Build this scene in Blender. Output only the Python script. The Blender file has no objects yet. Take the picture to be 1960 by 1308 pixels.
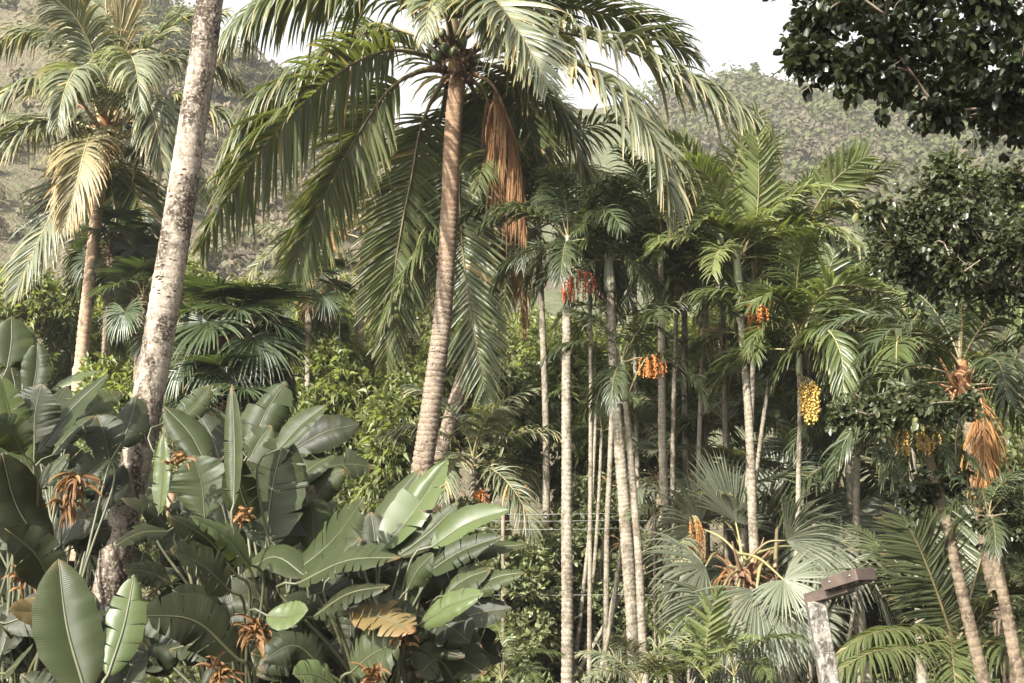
import bpy, math, random
import numpy as np
from math import radians, sin, cos, pi

SC = bpy.context.scene
COL = SC.collection
rng = np.random.default_rng(7)
random.seed(7)

# ------------------------------------------------------------------ camera
FPX = 2722.0                       # focal length in photo pixels (1960 wide)
PITCH = radians(8.0)
EYE = np.array([0.0, 0.0, 1.7])
cam_d = bpy.data.cameras.new('camera')
cam = bpy.data.objects.new('camera', cam_d)
COL.objects.link(cam)
cam.location = EYE
cam.rotation_euler = (radians(90) + PITCH, 0, 0)
cam_d.sensor_width = 36.0
cam_d.lens = FPX * 36.0 / 1960.0
cam_d.clip_start = 0.05
cam_d.clip_end = 4000
SC.camera = cam

# ------------------------------------------------------------------ sky and sun
SUN_DIR = np.array([-0.50, -0.64, 0.585]); SUN_DIR /= np.linalg.norm(SUN_DIR)
elev = math.asin(SUN_DIR[2])
world = bpy.data.worlds.new('World')
SC.world = world
world.use_nodes = True
wn, wl = world.node_tree.nodes, world.node_tree.links
wn.clear()
wo = wn.new('ShaderNodeOutputWorld'); wb = wn.new('ShaderNodeBackground')
sky = wn.new('ShaderNodeTexSky'); sky.sky_type = 'NISHITA'; sky.sun_disc = False
sky.sun_elevation = elev
sky.sun_rotation = math.atan2(SUN_DIR[0], SUN_DIR[1])
sky.dust_density = 6.0; sky.air_density = 1.0; sky.ozone_density = 0.6
hs = wn.new('ShaderNodeHueSaturation'); hs.inputs['Saturation'].default_value = 0.05
wl.new(sky.outputs[0], hs.inputs['Color']); wl.new(hs.outputs[0], wb.inputs[0])
wb.inputs[1].default_value = 0.115
wl.new(wb.outputs[0], wo.inputs[0])
sun_d = bpy.data.lights.new('sun', 'SUN')
sun_d.energy = 5.0; sun_d.angle = radians(0.8); sun_d.color = (1.0, 0.955, 0.88)
sun = bpy.data.objects.new('sun', sun_d); COL.objects.link(sun)
from mathutils import Vector
sun.rotation_euler = Vector(-SUN_DIR).to_track_quat('-Z', 'Y').to_euler()
sun.location = (-20, -10, 40)

vs = SC.view_settings
vs.view_transform = 'Standard'; vs.look = 'None'; vs.gamma = 1.0; vs.use_curve_mapping = False
vs.exposure = 1.7
cy = SC.cycles
cy.max_bounces = 4; cy.diffuse_bounces = 3; cy.glossy_bounces = 1; cy.transmission_bounces = 3
cy.transparent_max_bounces = 4; cy.volume_bounces = 0
cy.use_denoising = True
cy.sample_clamp_indirect = 4.0
try:
    cy.caustics_reflective = False; cy.caustics_refractive = False
except Exception:
    pass


def P(px, py, D):
    """photo pixel + distance along the ground -> world point"""
    dx = (px - 980.0) / FPX; dv = (654.0 - py) / FPX
    c, s = cos(PITCH), sin(PITCH)
    d = np.array([dx, c - dv * s, s + dv * c])
    return EYE + d * (D / d[1])


def M_PX(px, D):
    return px * D / FPX


# ------------------------------------------------------------------ mesh collector
class MB:
    def __init__(self):
        self.v = []; self.q = []; self.t = []; self.a = []; self.b = []; self.n = 0

    def add(self, v, quads=None, tris=None, var=0.5, along=0.0):
        v = np.asarray(v, dtype=np.float64).reshape(-1, 3)
        k = len(v)
        self.v.append(v)
        if quads is not None and len(quads): self.q.append(np.asarray(quads).reshape(-1, 4) + self.n)
        if tris is not None and len(tris): self.t.append(np.asarray(tris).reshape(-1, 3) + self.n)
        self.a.append(np.broadcast_to(np.asarray(var, dtype=np.float32), (k,)))
        self.b.append(np.broadcast_to(np.asarray(along, dtype=np.float32), (k,)))
        self.n += k

    def mesh(self, name, mats, loc=(0, 0, 0), smooth=True):
        v = np.concatenate(self.v) - np.asarray(loc)
        q = np.concatenate(self.q) if self.q else np.zeros((0, 4), int)
        t = np.concatenate(self.t) if self.t else np.zeros((0, 3), int)
        me = bpy.data.meshes.new(name)
        me.vertices.add(len(v)); me.vertices.foreach_set('co', v.astype(np.float32).ravel())
        nl = len(q) * 4 + len(t) * 3
        me.loops.add(nl)
        me.loops.foreach_set('vertex_index', np.concatenate([q.ravel(), t.ravel()]).astype(np.int32))
        me.polygons.add(len(q) + len(t))
        ls = np.concatenate([np.arange(len(q)) * 4, len(q) * 4 + np.arange(len(t)) * 3]).astype(np.int32)
        me.polygons.foreach_set('loop_start', ls)
        me.polygons.foreach_set('use_smooth', np.full(len(q) + len(t), smooth))
        me.update(calc_edges=True)
        at = me.attributes.new('var', 'FLOAT', 'POINT'); at.data.foreach_set('value', np.concatenate(self.a))
        at = me.attributes.new('along', 'FLOAT', 'POINT'); at.data.foreach_set('value', np.concatenate(self.b))
        me.materials.append(mats)
        return me

    def build(self, name, mat, parent=None, loc=(0, 0, 0), smooth=True):
        """parent: empty at loc; the vertices are world coordinates"""
        o = bpy.data.objects.new(name, self.mesh(name, mat, loc, smooth))
        COL.objects.link(o)
        if parent is not None: o.parent = parent
        else: o.location = loc
        return o


def tag(o, label=None, cat=None, group=None, kind=None):
    if label: o['label'] = label
    if cat: o['category'] = cat
    if group: o['group'] = group
    if kind: o['kind'] = kind
    return o


def empty(name, loc, label, cat, group=None):
    o = bpy.data.objects.new(name, None)
    o.empty_display_size = 0.3
    COL.objects.link(o); o.location = loc
    return tag(o, label, cat, group)


def unit(a, axis=-1):
    return a / np.maximum(np.linalg.norm(a, axis=axis, keepdims=True), 1e-9)


def spline(pts, n):
    """Catmull-Rom through pts, resampled evenly to n points"""
    p = np.asarray(pts, float)
    if len(p) == 2:
        return p[0] + (p[1] - p[0]) * np.linspace(0, 1, n)[:, None]
    e = np.vstack([2 * p[0] - p[1], p, 2 * p[-1] - p[-2]])
    out = []
    for i in range(1, len(e) - 2):
        t = np.linspace(0, 1, 16, endpoint=False)[:, None]
        a, b, c, d = e[i - 1], e[i], e[i + 1], e[i + 2]
        out.append(0.5 * ((2 * b) + (c - a) * t + (2 * a - 5 * b + 4 * c - d) * t ** 2 + (3 * b - a - 3 * c + d) * t ** 3))
    out.append(p[-1:])
    o = np.concatenate(out)
    s = np.concatenate([[0], np.cumsum(np.linalg.norm(np.diff(o, axis=0), axis=1))])
    u = np.linspace(0, s[-1], n)
    return np.stack([np.interp(u, s, o[:, k]) for k in range(o.shape[1])], 1)


def frames(pts):
    t = unit(np.gradient(pts, axis=0))
    up = np.array([0.0, 0.0, 1.0])
    ref = np.array([1.0, 0, 0]) if abs(t[:, 2]).mean() > 0.75 else up
    a = unit(np.cross(t, ref)); b = np.cross(a, t)
    return t, a, b


def tube(mb, pts, rad, sides=8, var=0.5, flat=1.0, cap=True, rfun=None):
    pts = np.asarray(pts, float); n = len(pts)
    rad = np.broadcast_to(np.asarray(rad, float), (n,))
    t, a, b = frames(pts)
    th = np.linspace(0, 2 * pi, sides, endpoint=False)
    r = rad[:, None] * np.ones((1, sides))
    if rfun is not None: r = r * rfun
    v = pts[:, None, :] + (a[:, None, :] * np.cos(th)[None, :, None] + flat * b[:, None, :] * np.sin(th)[None, :, None]) * r[:, :, None]
    v = v.reshape(-1, 3)
    i = np.arange(n - 1)[:, None] * sides; j = np.arange(sides)[None, :]; k = (j + 1) % sides
    q = np.stack([i + j, i + k, i + sides + k, i + sides + j], -1).reshape(-1, 4)
    al = np.repeat(np.linspace(0, 1, n), sides)
    tr = None
    if cap:
        c0, c1 = len(v), len(v) + 1
        v = np.vstack([v, pts[:1], pts[-1:]])
        al = np.concatenate([al, [0, 1]])
        j = np.arange(sides); k = (j + 1) % sides
        tr = np.vstack([np.stack([np.full(sides, c0), k, j], 1), np.stack([np.full(sides, c1), (n - 1) * sides + j, (n - 1) * sides + k], 1)])
    mb.add(v, q, tr, var, al)


def ribbons(mb, base, d, w, length, width, K=4, droop=0.3, fold=0.35, prof=None, var=None, wide=2, rg=rng, a0=0.0):
    """n bent, tapering, folded strips: base,d,w (n,3); length,width,droop (n,)"""
    n = len(base)
    length = np.broadcast_to(np.asarray(length, float), (n,)); width = np.broadcast_to(np.asarray(width, float), (n,))
    droop = np.broadcast_to(np.asarray(droop, float), (n,))
    if prof is None:
        s = np.linspace(0, 1, K + 1); prof = np.maximum(0.06, np.minimum(1, 0.45 + 4.5 * s) * (1 - s ** 2.2) ** 0.75)
    if var is None: var = rg.random(n)
    d = unit(np.asarray(d, float)); w = unit(np.asarray(w, float)); p = np.asarray(base, float).copy()
    down = np.array([0, 0, -1.0])
    rows = []; als = []
    for k in range(K + 1):
        ww = unit(w - (w * d).sum(1, keepdims=True) * d)
        nn = np.cross(ww, d)
        hw = (0.5 * width * prof[k])[:, None]
        if wide == 2:
            rows.append(np.stack([p - ww * hw - nn * hw * fold, p + nn * hw * fold, p + ww * hw - nn * hw * fold], 1))
        else:
            rows.append(np.stack([p - ww * hw, p + ww * hw], 1))
        als.append(np.full((n, wide + 1), a0 + (1 - a0) * k / K))
        if k < K:
            d = unit(d + down * (droop * (0.35 + 1.3 * k / K) * 2.0 / K)[:, None])
            p = p + d * (length / K)[:, None]
    v = np.stack(rows, 1)                       # n, K+1, c, 3
    c = wide + 1
    idx = np.arange(n)[:, None, None] * (K + 1) * c + np.arange(K)[None, :, None] * c + np.arange(wide)[None, None, :]
    q = np.stack([idx, idx + 1, idx + c + 1, idx + c], -1).reshape(-1, 4)
    mb.add(v.reshape(-1, 3), q, None, np.repeat(var, (K + 1) * c), np.stack(als, 1).reshape(-1))


# ------------------------------------------------------------------ materials
def mat_new(name):
    m = bpy.data.materials.new(name); m.use_nodes = True
    nt = m.node_tree; nt.nodes.clear()
    return m, nt.nodes, nt.links


def rgba(c): return (c[0], c[1], c[2], 1.0)


def mixc(N, L, fac, a, b):
    mx = N.new('ShaderNodeMix'); mx.data_type = 'RGBA'
    for s, x in ((0, fac), (6, a), (7, b)):
        if hasattr(x, 'is_linked'): L.new(x, mx.inputs[s])
        else: mx.inputs[s].default_value = x if s == 0 else rgba(x)
    return mx.outputs[2]


def math_n(N, L, op, a, b=None, clamp=False):
    m = N.new('ShaderNodeMath'); m.operation = op; m.use_clamp = clamp
    for i, x in enumerate((a, b)):
        if x is None: continue
        if hasattr(x, 'is_linked'): L.new(x, m.inputs[i])
        else: m.inputs[i].default_value = x
    return m.outputs[0]


def maprange(N, L, x, a, b, c=0.0, d=1.0):
    m = N.new('ShaderNodeMapRange'); L.new(x, m.inputs[0])
    for i, k in zip((1, 2, 3, 4), (a, b, c, d)): m.inputs[i].default_value = k
    return m.outputs[0]


def attr(N, name):
    a = N.new('ShaderNodeAttribute'); a.attribute_name = name
    return a


def noise(N, L, scale, detail=3.0, rough=0.55, vec=None, dist=0.0):
    n = N.new('ShaderNodeTexNoise'); n.inputs['Scale'].default_value = scale
    n.inputs['Detail'].default_value = detail; n.inputs['Roughness'].default_value = rough; n.inputs['Distortion'].default_value = dist
    if vec is not None: L.new(vec, n.inputs['Vector'])
    return n.outputs[0]


def leaf_mat(name, c1, c2, rough=0.42, transl=0.35, tip=None, tip_at=0.85, rare=None, rare_at=0.93, vein=0.0, tcol=None, spec=0.38, blotch=0.0):
    m, N, L = mat_new(name)
    var = attr(N, 'var').outputs['Fac']; al = attr(N, 'along').outputs['Fac']
    col = mixc(N, L, var, c1, c2)
    oi = N.new('ShaderNodeObjectInfo')
    col = mixc(N, L, math_n(N, L, 'MULTIPLY', oi.outputs['Random'], 0.35), col, tuple(0.72 * x for x in c1))
    if blotch:
        geo = N.new('ShaderNodeTexCoord')
        nz = noise(N, L, 7.0, 3, 0.6, geo.outputs['Object'])
        col = mixc(N, L, maprange(N, L, nz, 0.55, 0.75, 0, blotch), col, (c2[0] * 1.5, c2[1] * 1.25, c2[2] * 0.8))
    if rare:
        col = mixc(N, L, maprange(N, L, var, rare_at, min(0.999, rare_at + 0.03)), col, rare)
    if tip:
        f = math_n(N, L, 'MULTIPLY', maprange(N, L, al, tip_at, 1.0), maprange(N, L, var, 0.2, 0.9))
        col = mixc(N, L, f, col, tip)
    pb = N.new('ShaderNodeBsdfPrincipled'); L.new(col, pb.inputs['Base Color'])
    pb.inputs['Roughness'].default_value = rough; pb.inputs['Specular IOR Level'].default_value = spec
    tr = N.new('ShaderNodeBsdfTranslucent')
    if tcol is None: tcol = (1.7, 1.75, 0.75)
    tc = N.new('ShaderNodeMix'); tc.data_type = 'RGBA'; tc.blend_type = 'MULTIPLY'; tc.inputs[0].default_value = 1.0
    L.new(col, tc.inputs[6]); tc.inputs[7].default_value = rgba(tcol)
    L.new(tc.outputs[2], tr.inputs['Color'])
    if vein:
        ph = math_n(N, L, 'SINE', math_n(N, L, 'MULTIPLY', al, vein))
        tc2 = N.new('ShaderNodeTexCoord')
        nz = noise(N, L, 14.0, 3, 0.6, tc2.outputs['Object'])
        hgt = math_n(N, L, 'ADD', math_n(N, L, 'MULTIPLY', ph, maprange(N, L, noise(N, L, 5.0, 2, 0.5, tc2.outputs['Object']), 0.35, 0.65, 0.2, 1.1)), math_n(N, L, 'MULTIPLY', nz, 3.0))
        bp = N.new('ShaderNodeBump'); bp.inputs['Strength'].default_value = 0.2; bp.inputs['Distance'].default_value = 0.005
        L.new(hgt, bp.inputs['Height']); L.new(bp.outputs[0], pb.inputs['Normal'])
    mx = N.new('ShaderNodeMixShader'); mx.inputs[0].default_value = transl
    L.new(pb.outputs[0], mx.inputs[1]); L.new(tr.outputs[0], mx.inputs[2])
    out = N.new('ShaderNodeOutputMaterial'); L.new(mx.outputs[0], out.inputs[0])
    return m


def plain_mat(name, c1, c2, scale=6.0, rough=0.7, bump=0.0, metallic=0.0):
    m, N, L = mat_new(name)
    tc = N.new('ShaderNodeTexCoord')
    nz = noise(N, L, scale, 5, 0.6, tc.outputs['Object'])
    col = mixc(N, L, maprange(N, L, nz, 0.3, 0.7), c1, c2)
    pb = N.new('ShaderNodeBsdfPrincipled'); L.new(col, pb.inputs['Base Color'])
    pb.inputs['Roughness'].default_value = rough; pb.inputs['Metallic'].default_value = metallic
    if bump:
        bp = N.new('ShaderNodeBump'); bp.inputs['Strength'].default_value = bump; bp.inputs['Distance'].default_value = 0.01
        L.new(nz, bp.inputs['Height']); L.new(bp.outputs[0], pb.inputs['Normal'])
    out = N.new('ShaderNodeOutputMaterial'); L.new(pb.outputs[0], out.inputs[0])
    return m


def bark_mat(name, pale, mid, dark, patch=1.6, patch_lo=0.5, patch_hi=0.62, spots=0.0, ringdark=0.5, topbrown=None):
    """'var' carries the ring profile (0 in the scar, 1 on the swelling), 'along' the height"""
    m, N, L = mat_new(name)
    tc = N.new('ShaderNodeTexCoord')
    ob = tc.outputs['Object']
    mp = N.new('ShaderNodeMapping'); mp.inputs['Scale'].default_value = (1, 1, 0.55); L.new(ob, mp.inputs[0])
    big = noise(N, L, patch * 2.2, 6, 0.68, mp.outputs[0], 0.5)
    fine = noise(N, L, 45, 4, 0.65, ob)
    mp2 = N.new('ShaderNodeMapping'); mp2.inputs['Scale'].default_value = (9, 9, 2.0); L.new(ob, mp2.inputs[0])
    streak = noise(N, L, 6, 3, 0.6, mp2.outputs[0])
    col = mixc(N, L, maprange(N, L, fine, 0.35, 0.68), pale, mid)
    col = mixc(N, L, maprange(N, L, streak, 0.52, 0.75, 0, 0.5), col, mid)
    f = math_n(N, L, 'MULTIPLY', maprange(N, L, big, patch_lo, patch_hi), maprange(N, L, fine, 0.32, 0.5), True)
    col = mixc(N, L, f, col, dark)
    ring = attr(N, 'var').outputs['Fac']
    col = mixc(N, L, maprange(N, L, ring, 0.0, 0.4, ringdark, 0.0), col, dark)
    if spots:
        mp3 = N.new('ShaderNodeMapping'); mp3.inputs['Scale'].default_value = (1, 1, 2.1); L.new(ob, mp3.inputs[0])
        vo = N.new('ShaderNodeTexVoronoi'); vo.inputs['Scale'].default_value = spots; L.new(mp3.outputs[0], vo.inputs['Vector'])
        sp = math_n(N, L, 'MULTIPLY', maprange(N, L, vo.outputs['Distance'], 0.30, 0.18), maprange(N, L, noise(N, L, 3.2, 3, 0.5, ob), 0.44, 0.58), True)
        col = mixc(N, L, sp, col, (0.025, 0.018, 0.012))
    if topbrown:
        col = mixc(N, L, maprange(N, L, attr(N, 'along').outputs['Fac'], 0.55, 0.85, 0, 0.75), col, topbrown)
    pb = N.new('ShaderNodeBsdfPrincipled'); L.new(col, pb.inputs['Base Color']); pb.inputs['Roughness'].default_value = 0.85
    pb.inputs['Specular IOR Level'].default_value = 0.2
    bp = N.new('ShaderNodeBump'); bp.inputs['Strength'].default_value = 0.6; bp.inputs['Distance'].default_value = 0.012
    L.new(math_n(N, L, 'ADD', fine, math_n(N, L, 'MULTIPLY', big, 1.0)), bp.inputs['Height']); L.new(bp.outputs[0], pb.inputs['Normal'])
    out = N.new('ShaderNodeOutputMaterial'); L.new(pb.outputs[0], out.inputs[0])
    return m


MT = {}
MT['coco'] = leaf_mat('coconut leaflet', (0.062, 0.078, 0.026), (0.115, 0.128, 0.05), 0.36, 0.32, tip=(0.30, 0.22, 0.10), tip_at=0.78, rare=(0.26, 0.20, 0.09), rare_at=0.955)
MT['coco_pale'] = leaf_mat('silvery and gloss-paled coconut leaflet', (0.10, 0.115, 0.065), (0.19, 0.195, 0.12), 0.38, 0.28, tip=(0.36, 0.27, 0.13), tip_at=0.7, rare=(0.33, 0.26, 0.13), rare_at=0.93)  # also on two central fronds, where the pale colour stands for gloss
MT['coco_yellow'] = leaf_mat('yellowing leaflet', (0.19, 0.17, 0.09), (0.29, 0.25, 0.14), 0.45, 0.3, tip=(0.40, 0.22, 0.08), tip_at=0.5)
MT['coco_shade'] = leaf_mat('shade-coloured coconut leaflet', (0.036, 0.045, 0.018), (0.072, 0.082, 0.036), 0.38, 0.25, tip=(0.2, 0.15, 0.07), tip_at=0.8)  # coconut leaf darkened: tree shade on the young palm is put into the colour
MT['dead'] = leaf_mat('dead leaflet', (0.19, 0.095, 0.042), (0.34, 0.20, 0.10), 0.7, 0.25, tcol=(1.4, 1.1, 0.7), spec=0.2)
MT['dead_orange'] = leaf_mat('orange dead leaf', (0.22, 0.105, 0.036), (0.36, 0.205, 0.085), 0.65, 0.25, tcol=(1.4, 1.1, 0.7), spec=0.2)
MT['areca'] = leaf_mat('areca leaflet', (0.048, 0.066, 0.022), (0.10, 0.118, 0.042), 0.35, 0.3, tip=(0.25, 0.18, 0.08), tip_at=0.85, rare=(0.2, 0.16, 0.07), rare_at=0.97)
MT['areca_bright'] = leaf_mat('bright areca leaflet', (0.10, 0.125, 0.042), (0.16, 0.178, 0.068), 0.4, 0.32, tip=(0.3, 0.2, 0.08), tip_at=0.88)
MT['areca_shade'] = leaf_mat('shade-coloured areca leaflet', (0.030, 0.042, 0.018), (0.066, 0.078, 0.034), 0.33, 0.22, tip=(0.2, 0.15, 0.07), tip_at=0.86)  # areca leaf darkened: the shade lying on these crowns is in the colour
MT['fan'] = leaf_mat('fan leaf', (0.034, 0.05, 0.022), (0.07, 0.088, 0.04), 0.35, 0.25, tip=(0.28, 0.22, 0.12), tip_at=0.82)
MT['fan_pale'] = leaf_mat('grey green fan leaf', (0.095, 0.108, 0.068), (0.16, 0.17, 0.115), 0.4, 0.25, tip=(0.28, 0.23, 0.13), tip_at=0.85)
MT['rachis'] = plain_mat('rachis', (0.15, 0.14, 0.055), (0.24, 0.20, 0.09), 8, 0.5)
MT['rachis_dark'] = plain_mat('dark rachis', (0.085, 0.075, 0.035), (0.17, 0.13, 0.06), 8, 0.5)
MT['rachis_brown'] = plain_mat('brown rachis', (0.16, 0.085, 0.04), (0.27, 0.16, 0.08), 8, 0.7)
MT['boot'] = plain_mat('fibrous leaf sheath', (0.06, 0.032, 0.016), (0.19, 0.10, 0.045), 14, 0.85, 0.6)
MT['boot_orange'] = plain_mat('orange leaf sheath', (0.20, 0.085, 0.034), (0.31, 0.15, 0.065), 12, 0.75, 0.4)
MT['coconut'] = plain_mat('green coconut', (0.055, 0.068, 0.022), (0.10, 0.11, 0.04), 9, 0.45)
MT['shaft'] = plain_mat('crownshaft', (0.16, 0.19, 0.08), (0.24, 0.26, 0.13), 7, 0.4)
MT['shaft_grey'] = plain_mat('grey crownshaft', (0.15, 0.16, 0.10), (0.24, 0.23, 0.16), 7, 0.5)
MT['bark_coco'] = bark_mat('pale coconut bark', (0.335, 0.29, 0.232), (0.185, 0.145, 0.106), (0.038, 0.026, 0.018), 1.7, 0.45, 0.56, spots=13, ringdark=0.45)
MT['bark_mid'] = bark_mat('banded coconut bark', (0.26, 0.215, 0.162), (0.145, 0.10, 0.068), (0.04, 0.025, 0.016), 1.8, 0.50, 0.64, spots=16, ringdark=0.9, topbrown=(0.23, 0.14, 0.08))
MT['bark_far'] = bark_mat('brown coconut bark', (0.38, 0.28, 0.19), (0.24, 0.16, 0.10), (0.06, 0.04, 0.028), 1.3, 0.56, 0.64, ringdark=0.7)
MT['bark_slim'] = bark_mat('ringed slender bark', (0.285, 0.25, 0.195), (0.165, 0.14, 0.102), (0.085, 0.066, 0.042), 3.4, 0.46, 0.62, ringdark=0.7)
MT['bark_thin'] = bark_mat('thin cane bark', (0.27, 0.24, 0.185), (0.16, 0.138, 0.10), (0.085, 0.066, 0.042), 4.0, 0.46, 0.62, ringdark=0.5)
MT['bark_dark'] = bark_mat('dark ringed bark', (0.20, 0.155, 0.105), (0.12, 0.09, 0.06), (0.045, 0.032, 0.022), 2.2, 0.52, 0.66, ringdark=0.7)
MT['wood'] = plain_mat('branch wood', (0.10, 0.075, 0.05), (0.20, 0.155, 0.11), 11, 0.85, 0.5)
MT['wood_red'] = plain_mat('reddish branch wood', (0.17, 0.10, 0.06), (0.28, 0.18, 0.11), 11, 0.85, 0.5)
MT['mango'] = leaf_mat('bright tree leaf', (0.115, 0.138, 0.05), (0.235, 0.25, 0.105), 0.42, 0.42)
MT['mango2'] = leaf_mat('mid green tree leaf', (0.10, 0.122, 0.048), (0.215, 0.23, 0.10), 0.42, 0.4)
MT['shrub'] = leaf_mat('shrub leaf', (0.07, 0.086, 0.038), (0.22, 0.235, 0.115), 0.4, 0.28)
MT['olive'] = leaf_mat('olive tree leaf', (0.095, 0.105, 0.04), (0.18, 0.18, 0.08), 0.45, 0.3)
MT['shadeleaf'] = leaf_mat('small shade-coloured leaf', (0.016, 0.022, 0.010), (0.045, 0.053, 0.022), 0.34, 0.18, rare=(0.10, 0.115, 0.03), rare_at=0.96)  # colour kept dark so the overhanging tree looks shaded in frontal sun
MT['shadeleaf2'] = leaf_mat('vine leaf', (0.026, 0.033, 0.014), (0.066, 0.074, 0.032), 0.36, 0.2, rare=(0.13, 0.13, 0.045), rare_at=0.95)
MT['paddle'] = leaf_mat('paddle leaf', (0.022, 0.029, 0.011), (0.042, 0.050, 0.021), 0.40, 0.14, tip=(0.15, 0.085, 0.035), tip_at=0.9, vein=420.0, blotch=0.35, spec=0.18)
MT['paddle_bright'] = leaf_mat('fresh paddle leaf', (0.062, 0.082, 0.028), (0.085, 0.105, 0.04), 0.36, 0.22, vein=420.0)
MT['paddle_dark'] = leaf_mat('dark paddle leaf', (0.016, 0.019, 0.009), (0.032, 0.036, 0.016), 0.42, 0.12, tip=(0.15, 0.085, 0.035), tip_at=0.9, vein=420.0, blotch=0.3, spec=0.2)
MT['paddle_dry'] = leaf_mat('drying paddle leaf', (0.085, 0.066, 0.026), (0.15, 0.105, 0.042), 0.45, 0.2, vein=420.0, tip=(0.20, 0.08, 0.03), tip_at=0.8, blotch=0.4)
MT['midrib'] = plain_mat('pale midrib', (0.038, 0.042, 0.018), (0.075, 0.074, 0.034), 6, 0.5)
MT['bract'] = leaf_mat('dry flower bract', (0.11, 0.055, 0.022), (0.25, 0.14, 0.055), 0.6, 0.2, tcol=(1.4, 1.1, 0.7), spec=0.25)
MT['red'] = plain_mat('red berry', (0.26, 0.03, 0.014), (0.42, 0.085, 0.025), 20, 0.35)
MT['orange'] = plain_mat('orange berry', (0.36, 0.10, 0.02), (0.50, 0.20, 0.045), 20, 0.4)
MT['yellow'] = plain_mat('yellow berry', (0.42, 0.26, 0.05), (0.55, 0.36, 0.09), 20, 0.4)
MT['brownfruit'] = plain_mat('dull seed', (0.18, 0.13, 0.06), (0.30, 0.22, 0.10), 20, 0.6)


# ------------------------------------------------------------------ builders
UP = np.array([0.0, 0.0, 1.0])


def trunk(root, base, pts, radii, spacing, mat, sides=20, amp=0.06, st=5, rg=rng, name='trunk', wob=0.02):
    """ringed palm stem; radii: values spread evenly from the first point to the last"""
    p = spline(pts, 60)
    Lg = np.linalg.norm(np.diff(p, axis=0), axis=1).sum()
    n = max(8, int(Lg / spacing * st))
    n = min(n, 900)
    p = spline(pts, n)
    s = np.linspace(0, Lg, n)
    r0 = np.interp(np.linspace(0, 1, n), np.linspace(0, 1, len(radii)), radii)
    th = np.linspace(0, 2 * pi, sides, endpoint=False)
    ph0 = rg.random() * 6
    jit = np.cumsum(rg.normal(0, 0.07, n)) + 1.2 * np.sin(s * rg.uniform(0.8, 1.4) + rg.random() * 6)
    phase = (s / spacing + jit)[:, None] + 0.16 * np.sin(th[None, :] + 0.7 * s[:, None] + ph0) + 0.08 * np.sin(2 * th[None, :] - 1.9 * s[:, None])
    f = phase - np.floor(phase)
    saw = np.where(f < 0.8, f / 0.8, (1 - f) / 0.2)
    lump = 1 + wob * np.sin(2 * th[None, :] + 1.3 * s[:, None] + ph0) + wob * 0.8 * np.sin(3 * th[None, :] - 2.7 * s[:, None])
    mb = MB()
    tube(mb, p, r0, sides, 0.5, 1.0, True, (1 + amp * (saw - 0.5)) * lump)
    mb.a[-1] = np.concatenate([np.clip(f * 1.15, 0, 1).ravel(), [0.5, 0.5]]).astype(np.float32)
    return mb.build(name, mat, root, base)


def frond_geo(pts, Lmax, n=60, width=0.045, droop=0.6, dih=15, t0=0.2, lat=None, rw=0.03, twist=0.0, rg=rng,
              a0=72, a1=28, K=4, wide=2, fold=0.3, ragged=0.12, prof=None, sides=6, tilt=0.0, sag=None, tipcut=0.3, mess=1.6):
    p = spline(pts, 48)
    T = unit(np.gradient(p, axis=0))
    if lat is None:
        r = p[-1] - p[0]; r[2] = 0
        if np.linalg.norm(r) < 0.05: r = np.array([0, -1.0, 0])
        lat = np.cross(UP, unit(r))
    lat = np.asarray(lat, float)
    S = unit(lat[None, :] - (T @ lat)[:, None] * T)
    Nn = np.cross(T, S)
    tw = radians(twist) * np.linspace(0, 1, 48)[:, None] + radians(tilt)
    S2 = S * np.cos(tw) + Nn * np.sin(tw); Nn = np.cross(T, S2); S = S2
    mr = MB()
    u = np.linspace(0, 1, 48)
    rad = rw * np.interp(u, [0, 0.06, 0.2, 0.6, 1], [1.6, 1.0, 0.72, 0.4, 0.1])
    tube(mr, p, rad, sides, 0.5, 0.75, True)
    arrs = []
    for side in (1, -1):
        x = np.linspace(0, 1, n); x = np.clip(x + rg.normal(0, 0.25 / n, n), 0, 1)
        t = t0 + (1 - t0) * x * 0.995
        ii = t * 47
        base = np.stack([np.interp(ii, np.arange(48), p[:, k]) for k in range(3)], 1)
        Ti = unit(np.stack([np.interp(ii, np.arange(48), T[:, k]) for k in range(3)], 1))
        Si = unit(np.stack([np.interp(ii, np.arange(48), S[:, k]) for k in range(3)], 1)) * side
        Ni = unit(np.stack([np.interp(ii, np.arange(48), Nn[:, k]) for k in range(3)], 1))
        a = np.radians(a0 + (a1 - a0) * x ** 1.1 + rg.normal(0, 3.0 * mess, n))
        v = np.radians(dih + rg.normal(0, 5 * mess, n) + 14 * np.sin(np.cumsum(rg.normal(0, 0.5, n))))
        d = np.cos(a)[:, None] * Ti + np.sin(a)[:, None] * (Si * np.cos(v)[:, None] + Ni * np.sin(v)[:, None])
        ln = Lmax * np.interp(x, [0, 0.1, 0.35, 0.7, 1], [0.5, 0.8, 1, 0.85, tipcut]) * (1 + rg.normal(0, ragged * 0.5, n))
        ln *= np.where(rg.random(n) < ragged * 0.5, rg.uniform(0.5, 0.9, n), 1.0)
        w = width * np.interp(x, [0, 0.2, 0.7, 1], [0.75, 1, 0.9, 0.45])
        dr = droop * (1 + rg.normal(0, 0.22, n)) * (sag if sag else 1.0)
        arrs.append((base, d, Ti, ln, w, np.maximum(dr, 0)))
    return mr, arrs


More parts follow.
